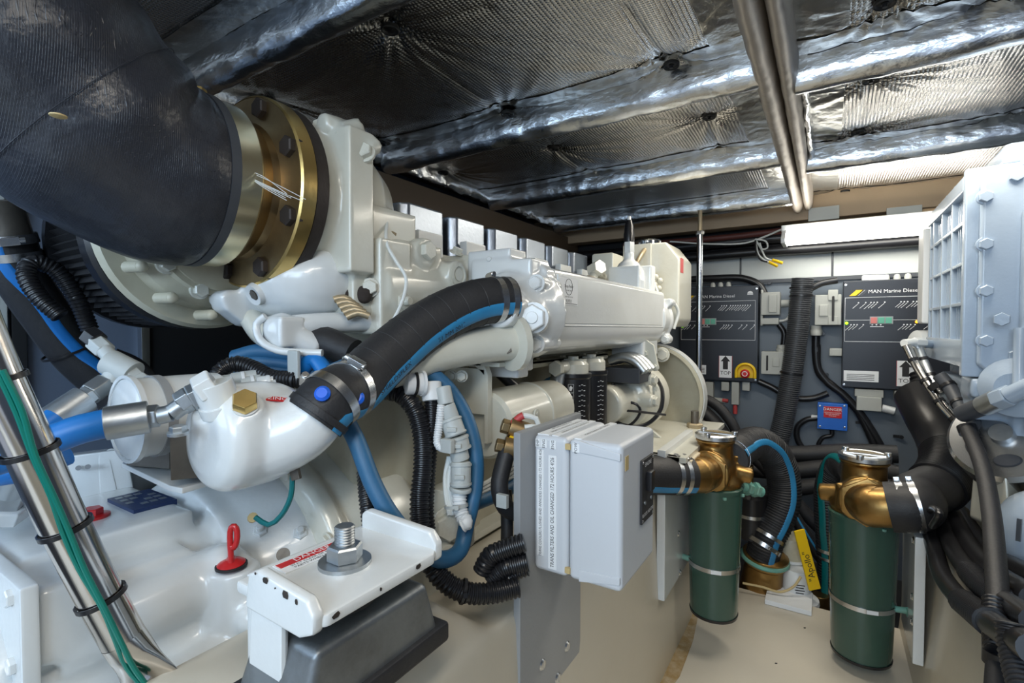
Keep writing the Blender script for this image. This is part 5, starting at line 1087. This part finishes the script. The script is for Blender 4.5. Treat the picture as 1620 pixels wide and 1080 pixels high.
o = conn(L_, 1204, 462, 1234, 498, 2.53, .06); conn(o, 1216, 466, 1229, 494, 2.522, .02, 'connector', 'latch')
MB().lathe([(.016, 0), (.016, .03), (.010, .034), (.010, .07), (.003, .085)], frame(at(1236, 480, Y=2.55), EX), 16).build('cable_gland', 'connector', o)
conn(L_, 1203, 503, 1232, 513, 2.535, .04); conn(L_, 1203, 458, 1207, 515, 2.54, .05, 'connector', 'side_strip')
o = conn(L_, 1204, 556, 1240, 592, 2.52, .06); conn(o, 1212, 562, 1215, 586, 2.515, .02, 'ink', 'latch_slot'); conn(o, 1222, 566, 1233, 580, 2.516, .02, 'connector', 'latch')
MB().lathe([(.020, 0), (.022, .012), (.018, .014), (.018, .03)], frame(at(1236, 556, Y=2.55), EZ), 16).build('cable_gland', 'connector', o)
for x, h_, m in ((1122, 26, 'connector'), (1147, 14, 'connector'), (1163, 36, 'connector'), (1180, 14, 'connector')): conn(L_, x - 6, 604, x + 6, 604 + h_, 2.555, .04, m)
MB().cyl(at(1163, 640, Y=2.57), at(1163, 654, Y=2.57), .010).build('red_tip', 'red_faded', L_); MB().cyl(at(1128, 632, Y=2.57), at(1148, 634, Y=2.57), .012).build('cable_gland', 'connector', L_); MB().cyl(at(1143, 633, Y=2.565), at(1152, 634, Y=2.565), .009).build('red_tip', 'red_faded', L_)
o = conn(R_, 1289, 466, 1331, 514, 2.52, .07); conn(o, 1316, 468, 1320, 508, 2.512, .02, 'ink', 'latch_slot'); conn(o, 1296, 482, 1310, 500, 2.515, .02, 'connector', 'latch'); conn(o, 1310, 458, 1326, 475, 2.515, .03, 'connector', 'latch'); conn(o, 1310, 500, 1326, 514, 2.515, .03, 'connector', 'latch')
MB().lathe([(.016, 0), (.022, .002), (.024, .02), (.020, .03), (.020, .045)], frame(at(1291, 531, Y=2.55), EZ), 18).build('cable_gland', 'connector', o)
conn(R_, 1312, 551, 1332, 563, 2.55, .03)
o = conn(R_, 1352, 616, 1398, 628, 2.55, .05); conn(o, 1355, 628, 1395, 650, 2.545, .05); MB().cyl(at(1395, 645, Y=2.57), at(1415, 650, Y=2.57), .016).build('cable_gland', 'white_plastic', o)
conn(R_, 1415, 618, 1428, 634, 2.55, .05)

# ------------------------------------------------------------------ ducts and cables on the back wall
def wall_path(pts, Y=2.56): return [at(x, y, Y=Y) for x, y in pts]
h = hose('corrugated_duct', 'grey corrugated duct hanging between the two control boxes', wall_path([(1270, 440), (1267, 470), (1262, 520), (1254, 580), (1246, 630), (1238, 670), (1226, 715)], 2.50), .040, 'grey_tube', 'duct', rib=(.009, .003), seg=24)
for y in (455, 468): ziptie(h, at(1268, y, Y=2.50), EZ, .046, .006)
ziptie(h, at(1252, 590, Y=2.5), at(1262, 520, Y=2.5) - at(1246, 630, Y=2.5), .045, .006)
cab = [('arched black cable over the left control box top', [(1062, 452), (1085, 443), (1130, 440), (1175, 440), (1200, 450), (1212, 470)], .016),
 ('black cable curving into the right box side connector', [(1270, 462), (1285, 455), (1300, 448), (1325, 443)], .014),
 ('thick black cable dropping from the right box gland', [(1291, 530), (1291, 560), (1295, 585), (1310, 605), (1335, 625), (1365, 660), (1390, 700), (1410, 740)], .016),
 ('second thick black cable beside the blue danger box', [(1292, 545), (1296, 590), (1320, 612), (1350, 640), (1375, 685), (1395, 735)], .015),
 ('black cable sagging from the left box to the duct', [(1200, 603), (1220, 612), (1250, 628), (1285, 630), (1310, 622)], .014),
 ('curved cable below the left box side connector', [(1232, 513), (1240, 525), (1240, 540), (1237, 556)], .012),
 ('pale cable from the left box upper gland', [(1250, 480), (1250, 495), (1245, 505), (1232, 508)], .006),
 ('black cable looping from the blue danger box', [(1293, 661), (1275, 664), (1262, 675), (1262, 695), (1275, 712), (1310, 720)], .012),
 ('small black cable loop under the blue danger box', [(1316, 680), (1316, 688), (1302, 692), (1295, 705), (1310, 716)], .009)]
for lab, p, r_ in cab: hose('wall_cable', lab, wall_path(p, 2.57), r_, 'white_wire' if 'pale' in lab else 'conduit', 'cable', seg=12)
for k, (x0, y0, x1, y1, r_, lab) in enumerate([(1110, 700, 1420, 726, .035, 'uppermost horizontal black hose along the back wall foot'), (1180, 735, 1420, 752, .034, 'middle horizontal black hose along the back wall foot'), (1200, 775, 1440, 770, .030, 'lowest horizontal black hose along the back wall foot'), (1150, 690, 1300, 830, .026, 'slanting black hose behind the arching striped hose'), (1230, 790, 1320, 900, .022, 'blue striped black hose behind the yellow lever')]):
    p = [at(x0 + (x1 - x0) * t, y0 + (y1 - y0) * t + 8 * math.sin(t * 5 + k), Y=2.42 - k * .06) for t in (0, .25, .5, .75, 1)]
    hose('bilge_hose', lab, p, r_, 'rubber', stripe=((.2, -.8, .5), .2, 'blue_stripe') if k == 4 else None)
for k, p in enumerate(([(1075, 640), (1110, 650), (1140, 680), (1160, 720)], [(1085, 625), (1125, 635), (1155, 665), (1172, 700)], [(1060, 660), (1095, 680), (1115, 720)], [(1080, 655), (1120, 672), (1146, 712)])):
    hose('black_hose', ['second', 'topmost', 'innermost', 'third'][k] + ' black hose of the fan behind the steel pole', [at(x, y, Y=2.30) for x, y in p], (.030, .022, .028, .026)[k], 'rubber', group='black hoses behind the pole')
h = hose('suction_hose', 'black striped hose hidden behind the larger strainer', [at(1350, 745, d=1.62), at(1328, 735, d=1.72), at(1312, 770, d=1.78), at(1312, 830, d=1.78), at(1316, 880, d=1.78), at(1316, 940, d=1.78)], .045, 'rubber', rib=(.010, .002), stripe=((-.4, -.7, .6), .25, 'teal_wire'))
clamp(h, at(1315, 868, d=1.78), EZ, .048, .012, 'steel'); clamp(h, at(1316, 880, d=1.78), EZ, .048, .010, 'steel')
for k, (x, y) in enumerate(((1213, 448), (1255, 461), (1297, 528), (1303, 592), (1360, 668), (1420, 690), (1118, 700), (1200, 677))):
    q = at(x, y, Y=2.60); o = MB().cbox((0, 0, 0), (.030, .006, .012), Matrix.Translation(q)).cyl(q + V((.012, -.004, 0)), q + V((.012, -.012, 0)), .008, seg=10).build('cable_clip', 'conduit', None, bev=.001)
    tag(o, ['cable clip at the top right of the left control box', 'cable clip left of the duct top', 'cable clip beside the right box gland', 'cable clip halfway down the thick cables', 'cable clip right of the blue danger box', 'cable clip above the right hand bed', 'cable clip behind the steel pole foot', 'cable clip left of the duct foot'][k], 'clip', 'black cable clips on the back wall')
# blue danger box
db = thing('junction_box', 'small blue junction box with a red DANGER label', 'junction box', at(1317, 680, Y=2.56))
conn(db, 1293, 638, 1341, 680, 2.55, .05, 'blue_box', 'box_body'); rl = conn(db, 1303, 643, 1332, 661, 2.549, .002, 'red', 'danger_label')
c = at(1317, 652, Y=2.5488); text('lettering', 'DANGER', .017, tframe(c + V((0, 0, .012)), EX, EZ), 'label_white', rl)
for k in range(3): text('lettering', ['DISCONNECT POWER', 'BEFORE OPENING', 'THIS BOX'][k], .0062, tframe(c + V((0, 0, -.002 - k * .007)), EX, EZ), 'label_white', rl)
conn(db, 1283, 657, 1294, 664, 2.56, .02, 'white_plastic', 'cable_gland')
for x, y in ((1297, 674), (1336, 676), (1297, 642), (1336, 642)): screw(db, at(x, y, Y=2.5495), -EY, .005, 'steel')

# ------------------------------------------------------------------ steel pole
pb, ptp = at(1103, 690, Y=2.2), at(1107.5, 348, Y=2.2)
po = thing('support_pole', 'polished steel pole standing in front of the left control box', 'pole', (ptp.x, 2.2, -.60))
MB().cyl((ptp.x, 2.2, -.62), (ptp.x, 2.2, ptp.z - .055), .0125, seg=28).build('pole_tube', 'chrome', po)
MB().cyl((ptp.x, 2.2, ptp.z - .06), (ptp.x, 2.2, ptp.z + .04), .0085, seg=16).build('pole_screw', 'gold_coil', po); MB().hexn((ptp.x, 2.2, ptp.z - .062), (ptp.x, 2.2, ptp.z - .046), .017).build('lock_nut', 'steel', po)

# ------------------------------------------------------------------ wiring run and fluorescent lamp below the tan beam
for k, (z, y, r_, m, lab) in enumerate(((.400, 2.52, .022, 'conduit', 'upper black cable run under the tan beam'), (.350, 2.55, .022, 'conduit', 'lower black cable run under the tan beam'), (.372, 2.58, .014, 'rubber', 'thin black cable run behind the steel pole'))):
    hose('cable_run', lab, [(-1.2, y, z + .0), (-.7, y, z - .002), (-.3, y, z + .003), (0, y, z), (.6, y, z + .002)], r_, m, 'cable', step=.03)
hose('copper_pipe', 'dull red pipe running between the cable runs', [(-.9, 2.50, .428), (-.4, 2.50, .424), (-.10, 2.49, .430), (.3, 2.49, .432)], .014, 'red_pipe', 'pipe', step=.03)
ww = thing('loose_wires', 'bundle of grey wires ending in yellow crimps beside the lamp', 'wire', at(1195, 378, Y=2.44))
for k, p in enumerate(([(1195, 378), (1205, 395), (1212, 408), (1222, 412)], [(1195, 378), (1200, 402), (1210, 412), (1218, 415)], [(1195, 378), (1212, 382), (1214, 392), (1206, 394), (1202, 384)], [(1195, 380), (1197, 400), (1205, 412), (1214, 414)])):
    MB().tube(wall_path(p, 2.44 - k * .004), .0035, 8).build('wire', 'white_wire' if k < 3 else 'conduit', ww)
for a_, c_ in (((1222, 411), (1238, 416)), ((1216, 414), (1230, 421))): MB().cyl(at(*a_, Y=2.44), at(*c_, Y=2.43), .0065, seg=10).build('yellow_crimp', 'yellow', ww, bev=.001)
hose('thin_wire', 'thin grey wire slung from the lamp to the engine', wall_path([(1238, 362), (1215, 372), (1180, 384), (1130, 386), (1060, 382)], 2.46), .004, 'white_wire', 'wire', seg=8)
fx = thing('fluorescent_lamp', 'lit white fluorescent batten under the tan beam', 'lamp', at(1360, 370, Y=2.42))
a_, c_ = at(1238, 380, Y=2.42), at(1480, 352, Y=2.42); x0, x1 = a_.x, a_.x + .68; zt = at(1238, 368, Y=2.42).z; zb2 = zt - .052
MB().box((x0 - .004, 2.40, zt), (x1, 2.47, zt + .028)).build('lamp_body', 'white_plastic', fx, bev=.003)
b = MB().prism([(2.34, zb2), (2.455, zb2), (2.47, zt + .001), (2.385, zt + .001), (2.335, zb2 + .012)], Matrix(((0, 0, 1, x0 + .016), (1, 0, 0, 0), (0, 1, 0, 0), (0, 0, 0, 1))), x1 - x0 - .02).build('diffuser', 'tube_glow', fx, bev=.003)
MB().prism([(2.33, zb2 - .006), (2.46, zb2 - .006), (2.475, zt + .002), (2.38, zt + .002), (2.325, zb2 + .012)], Matrix(((0, 0, 1, x0), (1, 0, 0, 0), (0, 1, 0, 0), (0, 0, 0, 1))), .016).build('end_cap', 'white_plastic', fx, bev=.002)

# ================================================================== right engine with its charge cooler
re = thing('second_engine', 'pale blue lit engine with ribbed charge cooler on the right bed', 'engine', (.55, 1.5, -.75))
XI, YA = .250, 1.44; zt, zbm = .345, -.085
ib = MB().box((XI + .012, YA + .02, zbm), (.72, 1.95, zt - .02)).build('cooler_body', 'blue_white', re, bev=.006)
ye = [YA + .03, YA + .155, YA + .28, YA + .405, 1.90]; ze = [.055, .145, .235]
for y in ye: MB().box((XI, y - .006, -.035), (XI + .014, y + .006, zt - .03)).build('rib', 'blue_white', ib, bev=.002)
for z in ze: MB().box((XI + .001, YA + .02, z - .004), (XI + .014, 1.91, z + .004)).build('rib', 'blue_white', ib, bev=.0015)
for k in range(3):
    for j in range(3): MB().box((XI + .006, YA + .07 + k * .125 + j * .02, -.03), (XI + .014, YA + .074 + k * .125 + j * .02, zt - .06)).build('fin', 'blue_white', ib)
MB().hexa([(XI - .002, YA + .02, -.085), (XI + .02, YA + .02, -.085), (XI + .02, 1.92, -.085), (XI - .002, 1.92, -.085), (XI - .002, YA + .02, -.025), (XI + .02, YA + .02, -.025), (XI + .02, 1.92, -.025), (XI - .002, 1.92, -.025)]).build('lower_rail', 'blue_white', ib, bev=.003)
MB().box((XI - .004, YA + .02, zt - .045), (XI + .03, 1.92, zt - .012)).build('top_rail', 'blue_white', ib, bev=.003)
for k in range(5): bolt(ib, (XI + .018, YA + .05 + k * .10, zt - .012), (0, 0, 1), .016, 'blue_white')
# aft flange and bolted cover with the pressed oval
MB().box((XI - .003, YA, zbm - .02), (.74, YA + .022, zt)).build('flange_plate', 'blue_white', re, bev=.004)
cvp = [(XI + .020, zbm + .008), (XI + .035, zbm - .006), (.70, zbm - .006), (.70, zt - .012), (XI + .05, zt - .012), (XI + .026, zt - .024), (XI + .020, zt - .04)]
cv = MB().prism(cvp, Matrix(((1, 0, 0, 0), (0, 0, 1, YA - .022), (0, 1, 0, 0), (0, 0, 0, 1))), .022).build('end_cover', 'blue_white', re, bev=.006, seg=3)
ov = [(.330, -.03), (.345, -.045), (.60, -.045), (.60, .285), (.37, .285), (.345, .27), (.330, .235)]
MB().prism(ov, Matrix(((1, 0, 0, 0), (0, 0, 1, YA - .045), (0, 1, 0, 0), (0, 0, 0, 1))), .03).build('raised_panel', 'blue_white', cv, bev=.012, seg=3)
for x, y in ((1560, 311), (1560, 386), (1560, 460), (1560, 539), (1608, 278), (1606, 562)): bolt(cv, at(x, y, Y=YA - .022), -EY, .0125, 'blue_white')
for q in (((1585, 505), .014),): MB().hexn(at(*q[0], Y=YA - .045), at(*q[0], Y=YA - .075), q[1]).build('boss_nut', 'blue_white', cv)
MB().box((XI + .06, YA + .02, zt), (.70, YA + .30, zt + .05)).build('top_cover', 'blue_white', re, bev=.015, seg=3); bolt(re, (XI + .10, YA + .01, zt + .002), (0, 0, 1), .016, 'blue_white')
# pale end tank at the far end of the cooler
MB().box((.238, 1.93, .015), (.30, 2.02, .30)).build('end_tank', 'white_plastic', re, bev=.006)
MB().lathe([(.03, 0), (.038, .002), (.042, .02), (.035, .05), (.02, .055)], frame((.27, 1.98, -.05), (-.9, -.4, .2)), 28).build('hose_stub', 'white_paint', re)
# bracket shelf, castings and bulk below
b = MB().box((.262, YA - .01, -.150), (.70, YA + .10, -.108)).box((.33, YA, -.26), (.50, YA + .12, -.14)).box((.27, YA + .02, -.2), (.36, YA + .4, -.12))
b.cyl((.40, YA - .05, -.20), (.40, YA + .1, -.20), .055).box((.30, YA + .08, -.30), (.8, 1.9, -.10))
b.build('bracket_casting', 'blue_white', re, remesh=.007, smooth=4)
for x in (.285, .36, .42): bolt(re, (x, YA + .03, -.150), (0, 0, -1), .014, 'blue_white')
c = at(1612, 612, d=1.02); MB().lathe([(.01, .02), (.04, .02), (.05, 0), (.058, 0), (.06, .02), (.03, .04), (.01, .04)], frame(c, (-.4, -.9, 0)), 32).build('round_cover', 'blue_white', re, ang=30)
MB().tube([at(1614, 520, d=1.0), at(1613, 570, d=.99), at(1612, 620, d=.98)], .010, 14).build('thin_pipe', 'blue_white', re)
MB().box((.36, 1.25, -.62), (.95, 1.95, -.28)).build('block_side', 'old_cream', re, bev=.02)
# alternator with slotted face
c = at(1588, 690, d=1.06); d = V((-.45, -.75, .55)).normalized(); al = MB().lathe([(.02, -.10), (.095, -.10), (.10, -.09), (.10, -.01), (.092, .0), (.02, .004)], frame(c, d), 40).build('alternator', 'steel', re, ang=30)
for k in range(6):
    a_ = k * math.pi / 3 + .3; M = frame(c, d) @ Matrix.Translation((.056 * math.cos(a_), .056 * math.sin(a_), .001)) @ Matrix.Rotation(a_, 4, 'Z')
    MB().lathe([(1e-6, .004), (.016, .004), (.018, .001)], M @ Matrix.Diagonal((.8, 1.3, 1, 1)), 18).build('vent_slot', 'dark_grey', al)
MB().lathe([(1e-6, .02), (.02, .02), (.022, .0)], frame(c, d), 20).build('hub_nut', 'zinc', al)
# pale sump shapes low on the right
MB().hexa([at(1532, 820, d=1.16), at(1600, 850, d=1.0), at(1700, 850, d=1.2), at(1600, 820, d=1.4), at(1540, 735, d=1.16), at(1590, 745, d=1.02), at(1700, 730, d=1.2), at(1600, 730, d=1.4)]).build('sump_panel', 'cream_paint', re, bev=.012, seg=3)
MB().sphere(at(1662, 848, d=.95), .080, (1, 1, 1.1), 28).build('oil_canister', 'blue_white', re)
MB().box((-.02, -.003, -.006), (.02, .003, .006), frame(at(1612, 838, d=.905), (-.3, -.8, .2))).build('canister_slot', 'conduit', re)

# ------------------------------------------------------------------ big suction hose to the larger strainer
pts = [oB - dB * .03, oB + dB * .02] + dpath([(1448, 786, 1.27), (1485, 766, 1.31), (1502, 728, 1.37), (1490, 690, 1.44), (1470, 655, 1.50), (1454, 625, 1.56)])
h = hose('suction_hose', 'big wrapped black suction hose on the larger strainer elbow', pts, .060, 'rubber', seg=32)
P_ = spline(pts, .008); T_ = tangents(P_)
ps = P_[int(len(P_) * .58):]; MB().tube(resample(ps, .02), .0655, 32, .006, raw=False).build('tape_wrap', 'conduit', h)
pr = P_[int(len(P_) * .36):int(len(P_) * .64)]; MB().tube(resample(pr, .02), .0640, 32, .006, rib=(.0065, .0030)).build('ribbed_sleeve', 'conduit', h)
for f_ in (.0, .024): clamp(h, oB + dB * f_, dB, .0605, .014, 'steel', (.0, .2, 1))
hose('green_wire_hose', 'ribbed olive hose end rising beside the arrow sign', dpath([(1468, 640, 1.6), (1462, 615, 1.62), (1458, 590, 1.64)]), .030, 'rubber', rib=(.014, .004))
# slim metal lines with clamps
def clipline(name, label, pts, r, mat, ties):
    t = hose(name, label, pts, r, mat, 'pipe', seg=16); P2 = spline(pts, .01); T2 = tangents(P2)
    for f_ in ties: i = min(len(P2) - 1, int(f_ * len(P2))); ziptie(t, P2[i], T2[i], r + .001, .008)
    return t
clipline('brown_line', 'slim bronze toned line ending at the pale fitting by the arrow', dpath([(1434, 546, 1.36), (1448, 575, 1.34), (1468, 608, 1.30), (1490, 640, 1.26), (1515, 668, 1.22), (1532, 690, 1.18)]), .0105, 'tube_steel', (.15, .38, .6, .8))
clipline('grey_line', 'grey taped line behind the slim bronze toned one', dpath([(1452, 550, 1.38), (1462, 575, 1.36), (1474, 600, 1.33), (1486, 622, 1.30)]), .0125, 'zinc', (.25, .6))
clipline('taped_line', 'dark taped line running down to the black crimped joint', dpath([(1486, 594, 1.24), (1500, 610, 1.22), (1514, 632, 1.19), (1524, 650, 1.16)]), .0150, 'dark_grey', (.3, .8))
fitting('hose_fitting', 'pale fitting joining the slim lines at the cooler end', [((1430, 543, 1.36), (1447, 541, 1.37), .011, 'cyl', 'white_paint'), ((1445, 541, 1.37), (1462, 542, 1.38), .014, 'nut', 'white_paint'), ((1458, 542, 1.38), (1476, 545, 1.40), .012, 'cyl', 'blue_white')])
fitting('hose_fitting', 'black crimped joint reaching the pale elbow at the right edge', [((1522, 655, 1.12), (1560, 640, 1.06), .019, 'crimp', 'dark_grey'), ((1556, 642, 1.06), (1582, 630, 1.02), .021, 'crimp', 'zinc'), ((1578, 632, 1.02), (1600, 624, .99), .022, 'nut', 'blue_white'), ((1596, 626, .99), (1640, 606, .95), .017, 'cyl', 'blue_white')])
o = MB().ringband(at(1486, 612, d=1.28), at(1500, 630, d=1.26) - at(1474, 600, d=1.3), .020, .016, .004).build('line_clamp', 'conduit', None); tag(o, 'black rubber clamp binding the grey taped line', 'clamp')
hose('fuel_hose', 'long black hose dropping past the right hand bed', [at(1530, 678, d=1.10), at(1540, 700, d=1.06), at(1556, 745, d=.99), at(1568, 810, d=.90), at(1575, 890, d=.80), at(1580, 960, d=.73), at(1582, 1020, d=.68), at(1578, 1110, d=.63)], .0140, 'rubber', seg=18)
h = bpy.data.objects['fuel_hose.004']
MB().tube(dpath([(1573, 950, .715), (1574, 985, .69), (1576, 1030, .66)]), .0125, 14, rib=(.007, .002)).build('ribbed_cuff', 'conduit', h)
for x, y, d_ in ((1531, 680, 1.10), (1581, 1040, .665)): MB().ringband(at(x, y, d=d_), at(1556, 745, d=1.09) - at(1530, 678, d=1.15) if y < 800 else EZ, .0146, .018, .003).build('collar', 'conduit', h)
lows = [([(1464, 812, .225), (1478, 866, .215), (1490, 908, .205), (1520, 948, .200), (1565, 984, .197), (1640, 1030, .195)], .017, 'lowest black cable lying against the right bed'), ([(1480, 798, .255), (1498, 848, .245), (1520, 888, .235), (1560, 930, .230), (1640, 985, .228)], .017, 'second black cable above the right bed'), ([(1500, 800, .285), (1528, 853, .275), (1560, 895, .265), (1640, 950, .26)], .019, 'third black cable above the right bed'), ([(1520, 810, .32), (1550, 858, .31), (1590, 890, .30), (1660, 925, .295)], .020, 'uppermost black cable under the pale sump'), ([(1475, 832, .205), (1486, 812, .205), (1474, 804, .205), (1464, 822, .205)], .007, 'small black cable loop beside the white backing board')]
for p, r_, lab in lows: hose('bed_cable', lab, [at(x, y, X=xx) for x, y, xx in p], r_, 'conduit', 'cable', group='black cables over the right bed')
hose('bed_conduit', 'ribbed grey conduit length over the right bed cables', [at(x, y, X=.1965) for x, y in ((1524, 952), (1545, 968), (1568, 986))], .0185, 'conduit', 'conduit', rib=(.006, .002))
hose('bed_conduit', 'second ribbed conduit length above the first', [at(x, y, X=.228) for x, y in ((1535, 905), (1560, 930), (1585, 948))], .0185, 'conduit', 'conduit', rib=(.006, .002))
hose('bed_conduit', 'ribbed conduit dropping at the lower right corner', [at(x, y, X=.19) for x, y in ((1600, 985), (1606, 1030), (1625, 1100))], .014, 'rubber', 'conduit', rib=(.006, .002))
o = MB().box(at(1075, 742, d=1.3) - V((.0, .0, .0)), at(1075, 742, d=1.3) + V((.03, .12, .025))).build('wood_block', 'wood_block', None, bev=.002); tag(o, 'pale wooden block on the bed behind the heater box', 'block')

# small leads round the sea water pump
for k, (p, r_, lab) in enumerate((([(958, 655, 1.45), (985, 672, 1.42), (1020, 672, 1.42), (1044, 650, 1.44), (1048, 620, 1.46), (1040, 600, 1.5)], .006, 'black lead looping below the sea water pump'), ([(996, 636, 1.42), (1008, 640, 1.41), (1013, 650, 1.41), (1002, 668, 1.41), (975, 682, 1.41)], .004, 'thin black lead crossing the larger loop'), ([(955, 647, 1.40), (1000, 650, 1.40), (1053, 656, 1.42)], .0035, 'straight black tie tail in front of the pump'), ([(968, 606, 1.42), (980, 618, 1.42), (990, 630, 1.42)], .0035, 'short black lead above the pump plug'))):
    hose('pump_lead', lab, dpath(p), r_, 'conduit', 'wire', seg=8)
